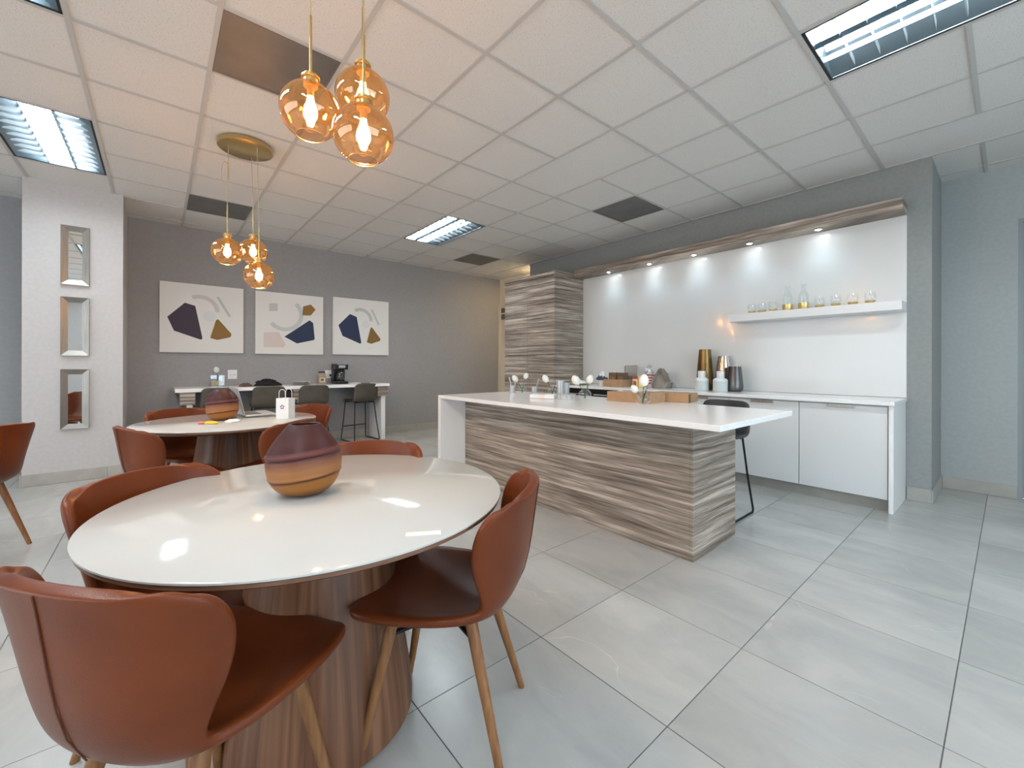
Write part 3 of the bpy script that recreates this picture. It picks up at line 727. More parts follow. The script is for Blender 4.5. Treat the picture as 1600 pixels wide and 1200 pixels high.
pendant('far brass pendant cluster with round canopy and three amber glass globes', -4.10, .555, [(-4.095, .428, 2.115, -4.095, .434, 1), (-4.195, .623, 2.17, -4.205, .613, 0), (-3.93, .625, 1.92, -3.99, .62, 0)])

# ------------------------------------------------------------------ art on the grey wall
def pic(Y0, Y1, Z0, Z1, shapes, lab, corners):
    t = thing('wall_art', lab, 'picture', (XL, (Y0+Y1)/2, (Z0+Z1)/2), 0, 'square abstract canvases on the grey wall')
    hw, hh = (Y1-Y0)/2, (Z1-Z0)/2
    obj('canvas', add_box(new_bm(), .001, .035, -hw, hw, -hh, hh, .002), M_canvas, t)
    (tlx, tly), (trx, try_), (brx, bry), (blx, bly) = corners
    def mp(x, y):       # position inside the drawn quadrilateral -> metres on the canvas, perspective removed by the wall grid
        hl = bly-tly; hr = bry-try_
        s = (x-tlx)/(trx-tlx); s2 = s*hl/(hl*s+hr*(1-s)) if True else s
        s2 = s*hl/(s*hl+(1-s)*hr)
        s = s*hl/(hr+(hl-hr)*s) if False else s
        # perspective-correct abscissa
        sp = s*hl/(hr*(1)+(hl-hr)*s) if False else (s*hr)/(hl-(hl-hr)*s) if False else s
        top = tly+(try_-tly)*s; bot = bly+(bry-bly)*s
        v = (y-top)/(bot-top)
        u = s*hl/(hl*s+hr*(1-s)) if hl < hr else s/(s+(1-s)*hl/hr)
        return (-hw+2*hw*u, hh-2*hh*v)
    n = 0
    for (kind, col, data) in shapes:
        if kind == 'poly': P = [mp(*p) for p in data]
        elif kind == 'arc':
            (cx_, cy_), r0, r1, a0, a1 = data; P = []
            c = mp(cx_, cy_); k0 = 2*hh/((bly-tly+bry-try_)/2)
            for q in range(25): a = math.radians(a0+(a1-a0)*q/24); P.append((c[0]+r1*k0*math.cos(a), c[1]+r1*k0*math.sin(a)))
            for q in range(25): a = math.radians(a1+(a0-a1)*q/24); P.append((c[0]+r0*k0*math.cos(a), c[1]+r0*k0*math.sin(a)))
        else:
            (cx_, cy_), r = data; c = mp(cx_, cy_); k0 = 2*hh/((bly-tly+bry-try_)/2)
            P = [(c[0]+r*k0*math.cos(k*PI/12), c[1]+r*k0*math.sin(k*PI/12)) for k in range(24)]
        n += 1
        o = obj('painted_shape', add_prism(new_bm(), P, .0352, .0362+n*.0001, 'x'), col, t)
mP = plain('plum_paint', (0.052, 0.036, 0.058), .7); mN = plain('navy_paint', (0.022, 0.034, 0.085), .7)
mM = plain('mustard_paint', (0.27, 0.145, 0.035), .7); mM2 = plain('ochre_paint', (0.23, 0.13, 0.03), .7)
mB = plain('beige_paint', (0.63, 0.575, 0.53), .7); mG = plain('pale_grey_paint', (0.53, 0.54, 0.525), .7)
mPk = plain('blush_paint', (0.68, 0.585, 0.54), .7); mSg = plain('sage_paint', (0.56, 0.59, 0.565), .7); mFa = plain('faint_grey_paint', (0.70, 0.705, 0.69), .7)
pic(.012, .926, 1.357, 2.272, [('poly', mP, [(168, 378), (278, 292), (343, 313), (388, 512), (384, 523), (372, 522), (210, 465)]), ('arc', mB, ((372, 347), 78, 102, 0, 115)),
    ('poly', mG, [(475, 263), (490, 258), (566, 382), (551, 386)]), ('circle', mFa, ((430, 380), 33)), ('poly', mM, [(472, 406), (480, 398), (490, 402), (567, 488), (567, 505), (558, 512), (480, 527), (440, 515), (438, 508)])],
    'square canvas with a plum shape and an ochre wedge, leftmost of three', ((119, 151), (643, 212), (637, 612), (113, 597)))
pic(1.072, 2.0, 1.355, 2.268, [('poly', mG, [(803, 293), (855, 293), (855, 343), (803, 340)]), ('arc', mSg, ((900, 363), 82, 106, -142, 48)), ('poly', mM, [(1012, 315), (1060, 303), (1090, 335), (1060, 372), (1008, 370)]),
    ('poly', mN, [(897, 503), (1053, 402), (1075, 420), (1085, 520), (1080, 527), (975, 547)]), ('poly', mPk, [(770, 475), (862, 472), (905, 555), (890, 570), (770, 567)])],
    'square canvas with a navy shape, blush block and sage arc, middle of three', ((719, 212), (1138, 257), (1132, 621), (711, 607)))
pic(2.15, 3.087, 1.365, 2.295, [('poly', mN, [(1232, 435), (1303, 367), (1345, 385), (1374, 545), (1368, 552), (1258, 502)]), ('arc', mG, ((1368, 408), 58, 78, 0, 120)), ('poly', mG, [(1432, 342), (1442, 338), (1488, 435), (1478, 440)]),
    ('circle', mFa, ((1400, 432), 25)), ('poly', mM2, [(1430, 458), (1436, 450), (1443, 455), (1492, 522), (1490, 535), (1435, 553), (1408, 543)])],
    'square canvas with a navy shape and an olive wedge, rightmost of three', ((1199, 257), (1543, 296), (1537, 625), (1195, 616)))
# outlets
def outlet(y, z, lab, plug=False):
    t = thing('wall_outlet', lab, 'outlet', (XL, y, z), 0, 'white wall outlets above the bar')
    obj('cover_plate', add_box(new_bm(), .0005, .007, -.055, .055, -.065, .065, .002), M_white, t)
    bm = new_bm()
    for s in (-1, 1):
        for q in (-.006, .006): add_box(bm, .007, .0074, s*.022+q-.0015, s*.022+q+.0015, -.014, .004)
    obj('socket_slots', bm, M_vent, t)
    if plug: obj('plug', add_box(new_bm(), .0075, .04, .01, .035, -.03, .0, .004), M_blackp, t)
outlet(.80, 1.06, 'white double outlet on the grey wall behind the laptop')
outlet(2.09, 1.045, 'white outlet beside the coffee maker with a black plug', True)
# mirrors on the pier
def mirror(z0, z1, lab):
    t = thing('wall_mirror', lab, 'mirror', (-6.17, -.648, (z0+z1)/2), 0, 'brushed metal mirrors on the white pier')
    hw, hh = .102, (z1-z0)/2; w = .052
    corners = [(-hw, -hh), (hw, -hh), (hw, hh), (-hw, hh)]; inn = [(-hw+w, -hh+w), (hw-w, -hh+w), (hw-w, hh-w), (-hw+w, hh-w)]
    for k in range(4):
        j = (k+1) % 4; bm = new_bm()
        v = [bm.verts.new(p) for p in ((.001, *corners[k]), (.001, *corners[j]), (.034, *corners[j]), (.034, *corners[k]), (.012, *inn[k]), (.012, *inn[j]), (.001, *inn[j]), (.001, *inn[k]))]
        for f in ((0, 1, 2, 3), (3, 2, 5, 4), (4, 5, 6, 7), (7, 6, 1, 0), (0, 3, 4, 7), (1, 6, 5, 2)): bm.faces.new([v[q] for q in f])
        obj('frame_side', bm, M_frame, t)
    obj('mirror_glass', add_box(new_bm(), .002, .011, -hw+w, hw-w, -hh+w, hh-w), M_mirror, t)
mirror(2.006, 2.602, 'brushed metal framed mirror, topmost of three on the white pier')
mirror(1.286, 1.88, 'brushed metal framed mirror, middle of three on the white pier')
mirror(.54, 1.147, 'brushed metal framed mirror, lowest of three on the white pier')

# ------------------------------------------------------------------ striped vases
def striped_vase(name, loc, prof, lab, tilt=True, rz=0):
    bm = new_bm()
    def fn(r, z, t):
        zt = z-.07*r*math.cos(t)-.08*r*math.sin(t)
        return r+.0045*math.exp(-((zt-.142)/.006)**2)+.0028*math.exp(-((zt-.067)/.005)**2)-.003*math.exp(-((zt-.129)/.004)**2) if r > .06 else r
    full = []
    for (r0, z0), (r1, z1) in zip(prof, prof[1:]):
        for k in range(5): full.append((r0+(r1-r0)*k/5, z0+(z1-z0)*k/5))
    full.append(prof[-1]); rt, zt = prof[-1]
    full += [(rt-.004, zt+.002), (rt-.008, zt-.002), (rt-.002, zt-.02), (rt+.02, zt-.07), (rt+.02, zt-.13)]
    add_lathe(bm, full, 64, fn=fn)
    return tag(obj(name, bm, M_vase, None, True), lab, 'vase', 'striped art glass vases', loc, rz)
def smoothprof(p, it=2):
    for _ in range(it):
        q = [p[0]]
        for a, b in zip(p, p[1:]): q += [(a[0]*.75+b[0]*.25, a[1]*.75+b[1]*.25), (a[0]*.25+b[0]*.75, a[1]*.25+b[1]*.75)]
        q.append(p[-1]); p = q
    return p
striped_vase('striped_vase', (-1.56, .385, .7605), smoothprof([(.045, 0), (.078, .010), (.108, .045), (.119, .095), (.118, .138), (.101, .170), (.071, .212), (.050, .236)]), 'plum to amber striped glass vase with a tapered top on the near table')
striped_vase('striped_vase', (-4.035, .392, .7605), smoothprof([(.05, 0), (.085, .012), (.109, .065), (.113, .13), (.101, .185), (.068, .228), (.048, .243)]), 'round plum to amber striped glass vase beside the laptop on the far table')

# ------------------------------------------------------------------ things on the near and far tables
o = tag(obj('sticker', add_box(new_bm(), -.045, .045, -.013, .013, 0, .0006), M_paper), 'small white paper label stuck near the rim of the near table', 'sticker', loc=(-.985, .53, .7603), rz=math.radians(60))
t = thing('laptop', 'open silver laptop standing on the far table', 'laptop', (-4.27, .66, .7603), math.radians(4))
M_alu = plain('aluminium', (.62, .62, .63), .35, .6)
obj('base', add_box(new_bm(), -.165, .165, -.115, .115, .003, .018, .003), M_alu, t)
obj('keyboard', add_box(new_bm(), -.145, .145, -.10, .01, .0182, .0192), M_vent, t)
lid = obj('screen', add_box(new_bm(), -.165, .165, -.006, .0, 0, .232, .002), M_alu, t); lid.location = (0, -.116, .018); lid.rotation_euler = (math.radians(13), 0, 0)
obj('display', add_box(new_bm(), -.155, .155, .0002, .001, .012, .222), M_blackp, lid)
t = thing('gift_bag', 'small white paper gift bag with a purple flower emblem on the far table', 'bag', (-3.83, .80, .7603), math.radians(42))
bm = new_bm(); bw, bd, bh = .055, .04, .165
vs = [bm.verts.new(p) for p in ((-bw, -bd, 0), (bw, -bd, 0), (bw, bd, 0), (-bw, bd, 0), (-bw, -bd, bh), (bw, -bd, bh), (bw, bd, bh), (-bw, bd, bh))]
for f in ((0, 1, 2, 3), (0, 1, 5, 4), (1, 2, 6, 5), (2, 3, 7, 6), (3, 0, 4, 7)): bm.faces.new([vs[q] for q in f])
bag = obj('bag_body', bm, M_paper, t)
for y in (-bd, bd): obj('handle', add_tube(new_bm(), [(-.028, y, bh-.02)]+[(-.028*math.cos(a), y, bh+.045+.028*math.sin(a)) for a in [k*PI/8 for k in range(9)]]+[(.028, y, bh-.02)], .0025, 6), M_paper, t, True)
mPu = plain('purple_ink', (.30, .04, .22), .6)
bm = new_bm()
for k in range(5):
    a = math.radians(90+k*72); c = (.013*math.cos(a), .095+.013*math.sin(a))
    add_prism(bm, [(c[0]+.006*math.cos(a+q*PI/4)*(1 if q % 2 else 1.3), c[1]+.006*math.sin(a+q*PI/4)) for q in range(8)], -bd-.0012, -bd-.0004, 'y')
obj('flower_emblem', bm, mPu, t)
bm = new_bm()
for k in range(10):
    x0 = -.05+k*.01
pk = thing('snack_packet', 'small yellow and pink snack packet beside the far striped vase', 'packet', (-3.80, .30, .7603), math.radians(40))
mY = plain('yellow_wrap', (.80, .56, .03), .35); mPi = plain('pink_wrap', (.75, .16, .14), .35)
def blob(bm, lx, ly, lz, n=8):
    r = bmesh.ops.create_uvsphere(bm, u_segments=12, v_segments=8, radius=1)['verts']
    for v in r:
        v.co.x *= lx; v.co.y *= ly; v.co.z = max(v.co.z*lz+lz*.6, 0)
bm = new_bm(); blob(bm, .06, .028, .014); obj('wrapper', bm, mY, pk, True)
bm = new_bm(); blob(bm, .026, .022, .011); w = obj('wrapper_end', bm, mPi, pk, True); w.location = (-.07, -.012, 0)
def crumple(name, r, h, mat, seed, n=14, sx=1, sy=1):
    rnd = random.Random(seed); bm = new_bm(); rings = []
    for i in range(6):
        a = i/5*PI/2; rr = r*math.cos(a*.92); z = h*math.sin(a)
        rings.append([bm.verts.new((sx*rr*math.cos(2*PI*k/n)*(1+rnd.uniform(-.22, .22)), sy*rr*math.sin(2*PI*k/n)*(1+rnd.uniform(-.22, .22)), max(0, z*(1+rnd.uniform(-.25, .25))) if i else 0)) for k in range(n)])
    for A, B in zip(rings, rings[1:]):
        for k in range(n): bm.faces.new((A[k], A[(k+1) % n], B[(k+1) % n], B[k]))
    bm.faces.new(rings[-1]); bm.faces.new(rings[0][::-1])
    return obj(name, bm, mat)
tag(crumple('napkin', .05, .018, M_paper, 3), 'crumpled white napkin on the far table by the vase', 'napkin', loc=(-3.85, .44, .7603))

# ------------------------------------------------------------------ things on the bar
BZ = .9003
def tulip(name, loc, h, lean, lab, nbloom=1, leafs=1, head=.032, group='white tulips'):
    t = thing(name, lab, 'flower', loc, 0, group)
    tip = Vector((lean[0], lean[1], h)); mid = Vector((lean[0]*.3, lean[1]*.3, h*.55))
    obj('stem', add_tube(new_bm(), [(0, 0, 0), mid, tip], .0028, 6), M_leaf, t, True)
    d_ = (tip-mid).normalized(); q = d_.to_track_quat('Z', 'Y').to_euler()
    def fn(r, z, a): return r*(1+.10*abs(math.cos(1.5*a)))
    b = obj('bloom', add_lathe(new_bm(), [(.004, 0), (head*.6, head*.3), (head*.84, head*.95), (head*.78, head*1.55), (head*.5, head*2.1), (head*.15, head*2.35)], 18, fn=fn, capt=True), M_petal, t, True)
    b.location = tip; b.rotation_euler = q
    for k in range(leafs):
        a = 1.2+k*2.4; bm = new_bm(); w = .013; L_ = h*1.0
        V = []
        for i in range(6):
            s = i/5; ww = w*math.sin(PI*min(1, s*.9+.1)); x = .05*s*s; z = L_*s
            V.append((bm.verts.new((x, -ww, z)), bm.verts.new((x-.002, 0, z-.002)), bm.verts.new((x, ww, z))))
        for A, B in zip(V, V[1:]):
            bm.faces.new((A[0], A[1], B[1], B[0])); bm.faces.new((A[1], A[2], B[2], B[1]))
        r_ = bmesh.ops.solidify(bm, geom=bm.faces[:], thickness=.0012)
        l = obj('leaf', bm, M_leaf, t); l.rotation_euler = (0, 0, a)
    return t
v = thing('cube_vase', 'small square glass vase of pebbles on the left of the bar', 'vase', (-6.80, .60, BZ))
bm = new_bm(); s_ = .075
add_box(bm, -s_, s_, -s_, -s_+.004, 0, .155); add_box(bm, -s_, s_, s_-.004, s_, 0, .155); add_box(bm, -s_, -s_+.004, -s_, s_, 0, .155); add_box(bm, s_-.004, s_, -s_, s_, 0, .155)
obj('glass_body', bm, M_clear, v)
bm = new_bm(); rnd = random.Random(5)
for k in range(46):
    r = bmesh.ops.create_icosphere(bm, subdivisions=1, radius=rnd.uniform(.010, .017))['verts']
    bmesh.ops.translate(bm, vec=(rnd.uniform(-.055, .055), rnd.uniform(-.055, .055), rnd.uniform(.014, .08)), verts=r)
p_ = obj('pebbles', bm, plain('river_pebbles', (.62, .55, .38), .5), v, True); p_['kind'] = 'stuff'
tulip('tulip', (-6.80, .61, BZ+.085), .10, (0, -.01), 'single white tulip standing in the pebble vase on the bar', head=.036)
tag(crumple('cloth_bundle', .12, .085, plain('black_cloth', (.010, .010, .012), .9), 11, 18, .9, 1.35), 'rumpled black cloth lying on the bar counter', 'cloth', loc=(-6.75, 1.18, BZ))
t = thing('snack_bag', 'small crumpled brown snack bag left of the black cloth', 'bag', (-6.72, .92, BZ)); cb_ = crumple('wrapper', .07, .04, plain('brown_foil', (.13, .08, .06), .35), 14, 14, .8, 1.2); cb_.parent = t
t = thing('plate_stack', 'stack of white paper plates on the bar above the gift bag', 'plates', (-6.66, 1.60, BZ))
for k in range(6): o = obj('plate', add_lathe(new_bm(), [(.07, 0), (.115, .008), (.118, .009), (.07, .003)], 28, capt=True), M_paper, t, True); o.location = (0, 0, k*.009)
t = thing('coffee_bag', 'tan bag of ground coffee with a dark cap left of the coffee maker', 'bag', (-6.80, 1.92, BZ), 0)
obj('bag_body', add_prism(new_bm(), [(-.03, 0), (.03, 0), (.028, .13), (.004, .17), (-.004, .17), (-.028, .13)], -.055, .055, 'y'), plain('kraft_pouch', (.34, .25, .18), .5), t)
obj('bag_label', add_box(new_bm(), .0305, .032, -.04, .04, .03, .10), plain('cream_label', (.62, .55, .42), .6), t)
obj('bag_print', add_box(new_bm(), .0322, .0328, -.025, .018, .05, .085), M_card_d, t)
obj('bag_clip', add_box(new_bm(), -.012, .012, -.045, .045, .172, .195, .002), M_blackp, t)
t = thing('coffee_maker', 'black drip coffee maker with glass carafe on the right of the bar', 'coffee maker', (-6.78, 2.18, BZ))
obj('base', add_box(new_bm(), -.12, .12, -.095, .095, 0, .045, .008, 2), M_blackp, t)
obj('water_tank', add_box(new_bm(), -.12, -.03, -.092, .092, .046, .22, .006), M_blackp, t)
obj('brew_head', add_box(new_bm(), -.12, .115, -.095, .095, .221, .315, .012, 2), M_blackp, t)
c = obj('carafe', add_lathe(new_bm(), [(.045, 0), (.062, .02), (.065, .07), (.05, .12), (.042, .135)], 24), glass('smoked_glass', (.25, .2, .17), base=.12)[0], t, True); c.location = (.045, 0, .048)
obj('carafe_handle', add_tube(new_bm(), [(.06, 0, .12), (.10, 0, .11), (.105, 0, .05), (.062, 0, .03)], .008), M_blackp, c, True)
obj('carafe_lid', add_lathe(new_bm(), [(.044, .136), (.044, .148), (.02, .155)], 20, capt=True), M_blackp, c, True)
obj('control_panel', add_box(new_bm(), .1152, .117, -.05, .05, .25, .29), M_steel, t)
tag(obj('power_cord', add_tube(new_bm(), [(-7.018, 2.112, 1.02), (-6.985, 2.115, .96), (-6.97, 2.12, .912), (-6.93, 2.14, .906), (-6.905, 2.16, .906)], .004, 6), M_blackp, None, True), 'black power cord from the outlet to the coffee maker', 'cord')
t = thing('paper_napkins', 'folded white paper napkins right of the coffee maker', 'napkins', (-6.70, 2.36, BZ), .3)
for k in range(4): obj('napkin', add_box(new_bm(), -.07+k*.006, .07+k*.006, -.06, .06+k*.01, k*.004, k*.004+.003), M_paper, t)
tag(obj('marker_pen', add_rod(new_bm(), (0, 0, .007), (.02, .13, .007), .007, .006, 10), M_blackp, None, True), 'black pen on the bar right of the napkins', 'pen', loc=(-6.62, 2.46, BZ))

# ------------------------------------------------------------------ things on the island
IZ = .8923
def bud_vase(loc, lab, s=1.0, g='clear glass bud vases on the island'):
    pr = [(.030*s, 0), (.046*s, .012*s), (.052*s, .035*s), (.044*s, .058*s), (.020*s, .078*s), (.018*s, .088*s), (.026*s, .100*s)]
    t = thing('bud_vase', lab, 'vase', loc, 0, g)
    obj('glass_body', add_lathe(new_bm(), smoothprof(pr, 1), 24), M_clear, t, True)
    obj('rim', add_tube(new_bm(), [(.026*s*math.cos(k*PI/10), .026*s*math.sin(k*PI/10), .100*s) for k in range(20)], .0018, 5, closed=True), M_plastic, t, True)
R_ = (.6445, .7646)      # picture-right direction on the floor
def off(p, a, b=0): return (p[0]+R_[0]*a-.7646*b, p[1]+R_[1]*a+.6445*b, p[2])
pA = (-3.46, 3.065, IZ); pB = (-2.985, 3.055, IZ); pC = (-2.50, 2.98, IZ); pD = (-1.87, 2.93, IZ)
bud_vase(pA, 'clear bud vase at the left end of the island, with two tulips'); bud_vase(pB, 'clear bud vase behind the clear plastic cups on the island')
bud_vase(pC, 'clear bud vase alone between the plastic tray and the cardboard box', 1.15); bud_vase(pD, 'clear bud vase in front of the cardboard box', 1.15)
def tl(p, h, a, lab, leafs=0, head=.032): tulip('tulip', (p[0], p[1], p[2]+.004), h, (R_[0]*a, R_[1]*a), lab, leafs=leafs, head=head)
tl(pA, .12, -.055, 'white tulip leaning left in the leftmost island vase', head=.036); tl(pA, .15, .03, 'white tulip leaning right in the leftmost island vase', head=.03)
tl(pB, .13, -.05, 'white tulip in the island vase behind the plastic cups', 1, .036)
tl(pC, .125, -.055, 'white tulip leaning left, beside the cardboard box', head=.042); tl(pC, .135, .03, 'white tulip leaning right over a broad leaf, beside the box', 1, .036)
tl(pD, .135, .005, 'large white tulip in front of the cardboard box', 1, .042); tl(pD, .09, -.045, 'smaller white tulip bud low in the vase in front of the box', head=.03)
def cup(loc, h, r0, r1, lab, tilt=(0, 0), nm='plastic_cup', g='clear plastic cups on the island'):
    o = tag(obj(nm, add_lathe(new_bm(), [(r0, 0), (r1, h), (r1+.002, h), (r1-.001, h-.002), (r0-.001, .002)], 20), M_plastic, None, True), lab, 'cup', g, loc); o.rotation_euler = (tilt[0], tilt[1], 0); return o
cup(off(pA, -.11), .085, .030, .038, 'leftmost clear plastic cup on the island holding leaning cutlery'); cup(off(pA, .135, .03), .07, .030, .036, 'short clear plastic cup right of the leftmost tulips')
cup(off(pB, .075, -.04), .155, .036, .040, 'tall stack-like clear plastic cup in the middle of the island'); cup(off(pB, .135, -.01), .13, .032, .036, 'clear plastic cup leaning against the tall one on the island')
def cutlery(loc, lean, lab, h=.15):
    t = thing('plastic_cutlery', lab, 'cutlery', loc, 0, 'clear plastic cutlery on the island')
    tip = (R_[0]*lean, R_[1]*lean, h)
    obj('handle', add_tube(new_bm(), [(0, 0, 0), (tip[0]*.6, tip[1]*.6, h*.6), tip], [.006, .007, .010], 6), M_plastic, t, True)
cutlery(off(pA, -.105, 0)[:2]+(IZ+.004,), -.04, 'clear cutlery leaning left in the leftmost cup', .17); cutlery(off(pA, -.10, .01)[:2]+(IZ+.004,), .035, 'clear cutlery leaning right in the leftmost cup', .16)
cutlery(off(pA, .14, .03)[:2]+(IZ+.004,), .045, 'clear cutlery leaning right in the short cup', .15)
t = thing('plastic_tray', 'round clear plastic container with a lid on the island', 'container', (-2.56, 2.80, IZ))
obj('tub', add_lathe(new_bm(), [(.072, 0), (.078, .042), (.081, .042), (.081, .046)], 28, capt=True), M_plastic, t, True)
obj('lid_ring', add_tube(new_bm(), [(.081*math.cos(k*PI/14), .081*math.sin(k*PI/14), .046) for k in range(28)], .003, 5, closed=True), M_plastic, t, True)
t = thing('napkin_pack', 'flat white pack of napkins lying on the island', 'napkins', (-2.79, 2.73, IZ), math.radians(35))
obj('pack', add_box(new_bm(), -.115, .115, -.065, .065, 0, .038, .008, 2), M_paper, t)
obj('wrap_band', add_box(new_bm(), -.03, .03, -.0665, .0665, -.0002, .0395, .006), plain('pale_pink_wrap', (.78, .66, .60), .4), t)
t = thing('delivery_box', 'long flat orange-brown cardboard box on the island', 'box', (-2.06, 3.12, IZ), math.radians(3))
def open_box(t, a, b_, h, mat=M_card):
    bm = new_bm(); w = .004
    add_box(bm, -a, a, -b_, b_, 0, w)
    for s in (-1, 1): add_box(bm, s*a-w*(s > 0), s*a+w*(s < 0), -b_, b_, w, h); add_box(bm, -a+w, a-w, s*b_-w*(s > 0), s*b_+w*(s < 0), w, h)
    obj('carton', bm, mat, t)
open_box(t, .20, .13, .078)
obj('lid_flap', add_box(new_bm(), -.20, .20, -.13, .13, .0785, .082), M_card, t)
t2 = thing('delivery_box', 'second flat cardboard box with a dark notch, right behind the tulip vase', 'box', (-1.86, 3.20+.19, IZ), math.radians(8))
open_box(t2, .16, .11, .072); obj('lid_flap', add_box(new_bm(), -.155, .16, -.11, .11, .0725, .076), M_card, t2); obj('carry_slot', add_box(new_bm(), .162-.0015, .1645-.0015, -.11, -.07, .0, .07), M_card_d, t2)
for o in (t, t2): o['group'] = 'cardboard boxes on the island'
t = thing('leaflet', 'grey and white leaflet lying on the cardboard box', 'leaflet', (-2.14, 3.14, IZ+.0825), .4)
obj('sheet', add_box(new_bm(), -.09, .09, -.06, .06, 0, .0015), M_paper, t); obj('printed_panel', add_box(new_bm(), -.05, .085, -.05, .03, .0016, .002), plain('grey_print', (.16, .17, .19), .6), t)

# ------------------------------------------------------------------ things on the back counter
CZ = .9103
def lvase(name, loc, prof, mat, lab, g=None):
    rt, zt = prof[-1]
    return tag(obj(name, add_lathe(new_bm(), smoothprof(prof, 1)+[(rt-.004, zt), (rt-.006, zt-.04)], 36), mat, None, True), lab, 'vase', g, loc)
lvase('metal_vase', (-2.345, 4.985, CZ), [(.075, 0), (.095, .02), (.098, .06), (.085, .25), (.066, .48)], noisy('bronze', (.16, .10, .035), (.30, .20, .08), 5, .28, metal=.9), 'tallest metal vase, dark bronze, on the back counter', 'tapered metal vases')
lvase('metal_vase', (-2.15, 5.035, CZ), [(.07, 0), (.09, .02), (.094, .06), (.08, .22), (.060, .40)], plain('rose_silver', (.62, .52, .48), .12, .95), 'shiny silver metal vase between the bronze and pewter ones', 'tapered metal vases')
lvase('metal_vase', (-1.98, 4.92, CZ), [(.065, 0), (.084, .02), (.086, .07), (.078, .16), (.064, .28)], noisy('pewter', (.10, .095, .095), (.17, .165, .16), 5, .3, metal=.9), 'short dark pewter metal vase at the right of the vase group', 'tapered metal vases')
M_cer = plain('pale_green_ceramic', (.60, .66, .64), .4)
for (x, y, lab) in ((-2.295, 4.80, 'white ceramic bottle vase in front of the bronze vase'), (-2.085, 4.80, 'white ceramic bottle vase in front of the silver vase')):
    t = thing('ceramic_bottle', lab, 'vase', (x, y, CZ), 0, 'white ceramic bottles on the back counter')
    obj('bottle_body', add_lathe(new_bm(), [(.072, 0), (.076, .004), (.076, .115)], 32, capt=True), M_cer, t, True)
    obj('bottle_neck', add_lathe(new_bm(), [(.076, .1155), (.074, .132), (.060, .145), (.042, .152), (.040, .158), (.040, .225), (.036, .226), (.034, .16)], 32, capb=False), M_white, t, True)
t = thing('open_carton', 'shallow cardboard tray holding two brown boxes on the back counter', 'box', (-3.44, 4.78, CZ), math.radians(2)); open_box(t, .15, .12, .10)
for k, (x, lab) in enumerate(((-3.51, 'upright brown box in the cardboard tray, left one'), (-3.375, 'upright brown box in the cardboard tray, right one'))):
    t = thing('brown_box', lab, 'box', (x, 4.80, CZ+.0045), .05*(1-2*k), 'brown boxes in the cardboard tray'); obj('carton', add_box(new_bm(), -.06, .06, -.045, .045, 0, .185, .002), M_card_d, t); obj('label_panel', add_box(new_bm(), -.04, .04, -.0465, -.0455, .04, .13), plain('brown_print', (.24, .15, .09), .6), t)
t = thing('napkin_holder', 'grey framed clear napkin stand behind the cardboard tray', 'stand', (-3.36, 4.99, CZ), 0)
fr_ = [(-.11, 0, 0), (-.11, 0, .27), (-.10, 0, .285), (.09, 0, .285), (.10, 0, .27), (.085, 0, 0)]
obj('wire_frame', add_tube(new_bm(), fr_, .006, 8), M_steel, t, True); obj('back_sheet', add_box(new_bm(), -.10, .09, -.002, .002, .005, .28), M_plastic, t); obj('napkin_pile', add_box(new_bm(), -.09, .075, .006, .03, 0, .14, .002), M_paper, t)
t = thing('napkin_bouquet', 'cup of crumpled blue and white napkins left of the cardboard tray', 'napkins', (-3.70, 4.78, CZ))
obj('cup', add_lathe(new_bm(), [(.04, 0), (.05, .09)], 20, capt=True), M_paper, t, True)
w = crumple('blue_tissue', .075, .07, plain('navy_tissue', (.05, .06, .11), .7), 21); w.parent = t; w.location = (0, 0, .085)
w = crumple('white_tissue', .05, .085, M_paper, 22); w.parent = t; w.location = (.005, .005, .115)
t = thing('platter', 'shallow pale yellow-green platter of napkins at the left of the back counter', 'platter', (-4.12, 4.80, CZ))
obj('dish', add_lathe(new_bm(), [(.09, 0), (.15, .02), (.155, .026), (.09, .006)], 32, capt=True), plain('lime_glass', (.45, .42, .16), .3), t, True)
w = crumple('napkin', .08, .05, M_paper, 23); w.parent = t; w.location = (.04, 0, .01)
def snack(x, y, w_, h, c1, c2, lab):
    t = thing('snack_box', lab, 'box', (x, y, CZ), .05, 'small snack boxes on the back counter'); obj('carton', add_box(new_bm(), -w_, w_, -.025, .025, 0, h, .001), c1, t)
    obj('lid_band', add_box(new_bm(), -w_, w_, -.0262, -.0252, h*.74, h), c2, t)
    obj('printed_panel', add_box(new_bm(), -w_*.7, w_*.5, -.0262, -.0252, h*.12, h*.55), c2, t)
mO = plain('orange_card', (.78, .62, .42), .5); mR = plain('red_brown_card', (.40, .08, .03), .5)
snack(-3.165, 4.80, .036, .15, mO, mR, 'cream snack box with a red-brown top on the back counter'); snack(-3.085, 4.81, .036, .155, plain('yellow_card', (.85, .60, .10), .5), plain('cream_card', (.80, .70, .40), .5), 'yellow snack box beside the cream one')
t = thing('popcorn_cup', 'red and white striped paper cup behind the yellow snack box', 'cup', (-3.03, 4.93, CZ))
obj('cup_body', add_lathe(new_bm(), [(.036, 0), (.05, .18)], 20, capt=True), M_paper, t, True)
for z in (.05, .085, .12, .155): obj('red_stripe', add_lathe(new_bm(), [(.0372+.078*z, z), (.0372+.078*(z+.016), z+.016)], 20, capb=False), plain('red_ink', (.5, .03, .04), .6), t, True)
w = crumple('clear_film', .06, .11, M_plastic, 31); w.parent = t; w.location = (-.02, .0, .18)
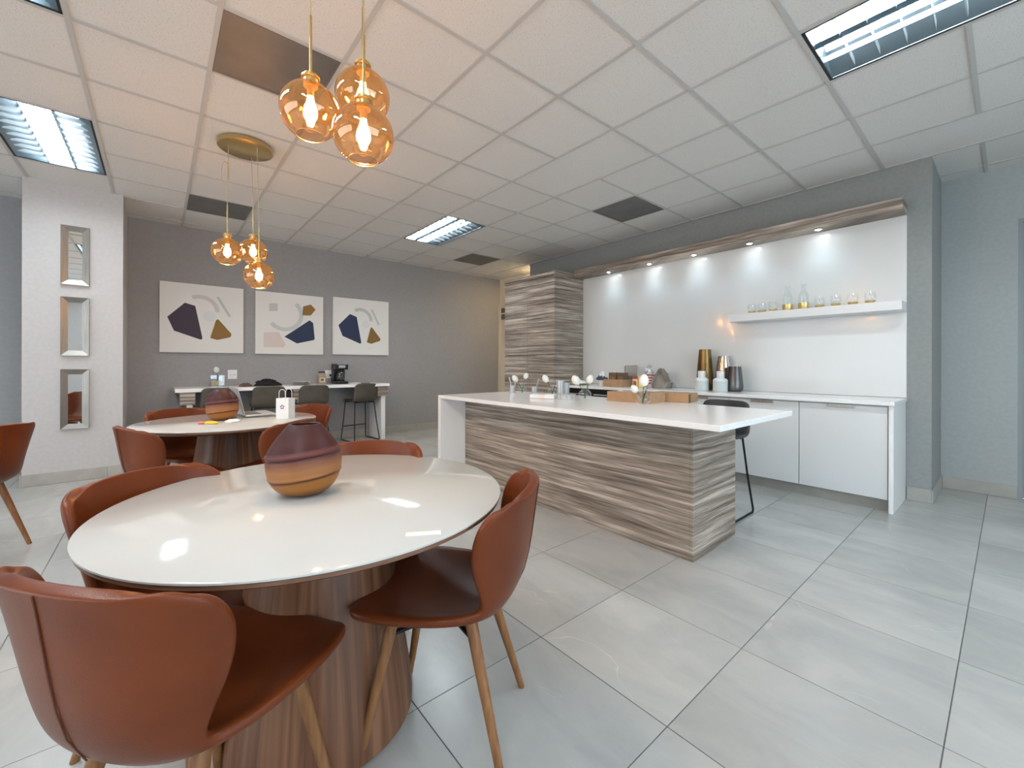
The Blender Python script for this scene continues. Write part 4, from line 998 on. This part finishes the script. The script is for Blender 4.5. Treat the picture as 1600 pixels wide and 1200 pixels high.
tag(crumple('stone_paper_bag', .125, .21, noisy('grey_brown_paper', (.20, .17, .14), (.30, .26, .22), 12, .8), 41, 18), 'crumpled grey-brown paper bag behind the large tulip', 'bag', loc=(-2.86, 4.90, CZ))
tag(obj('cable', add_tube(new_bm(), [(0, 0, .004), (.04, .03, .07), (.09, .05, .10), (.13, .05, .075), (.15, .05, .02)], .003, 6), M_white, None, True), 'thin white cable curling up right of the paper bag', 'cable', loc=(-2.78, 4.84, CZ))

# ------------------------------------------------------------------ glasses on the shelf
SZ = 1.7683
proto = None
gx = [(-1.845, 'first from the left'), (-1.742, 'second from the left'), (-1.636, 'third from the left, beside the carafe'), (-1.222, 'right after the carafes'), (-1.092, 'third from the right end'), (-.96, 'second from the right end'), (-.834, 'rightmost')]
for k, (x, lab) in enumerate(gx):
    l = 'gold-bottomed stemless glass on the floating shelf, '+lab
    if proto is None:
        proto = thing('stemless_glass', l, 'glass', (x, 5.03, SZ), 0, 'gold-bottomed glasses on the shelf')
        obj('glass_bowl', add_lathe(new_bm(), smoothprof([(.030, .034), (.043, .05), (.046, .075), (.038, .115)], 1), 24, capb=False), M_clear, proto, True)
        obj('gold_base', add_lathe(new_bm(), [(.024, 0), (.030, .004), (.041, .034), (.030, .035)], 24, capt=True), M_gold, proto, True)
    else: dup(proto, (x, 5.03, SZ), 0, l)
cf = None
for x, lab in ((-1.50, 'left gold-bottomed glass carafe on the floating shelf'), (-1.357, 'right gold-bottomed glass carafe on the floating shelf')):
    if cf is None:
        cf = thing('glass_carafe', lab, 'carafe', (x, 5.03, SZ), 0, 'gold-bottomed carafes on the shelf')
        obj('glass_body', add_lathe(new_bm(), smoothprof([(.046, .07), (.046, .14), (.040, .17), (.020, .20), (.018, .235), (.030, .265)], 1), 28, capb=False), M_clear, cf, True)
        obj('gold_base', add_lathe(new_bm(), [(.046, 0), (.0475, .002), (.0475, .07)], 28, capt=True), M_gold, cf, True)
    else: dup(cf, (x, 5.03, SZ), 0, lab)
bpy.context.view_layer.update()
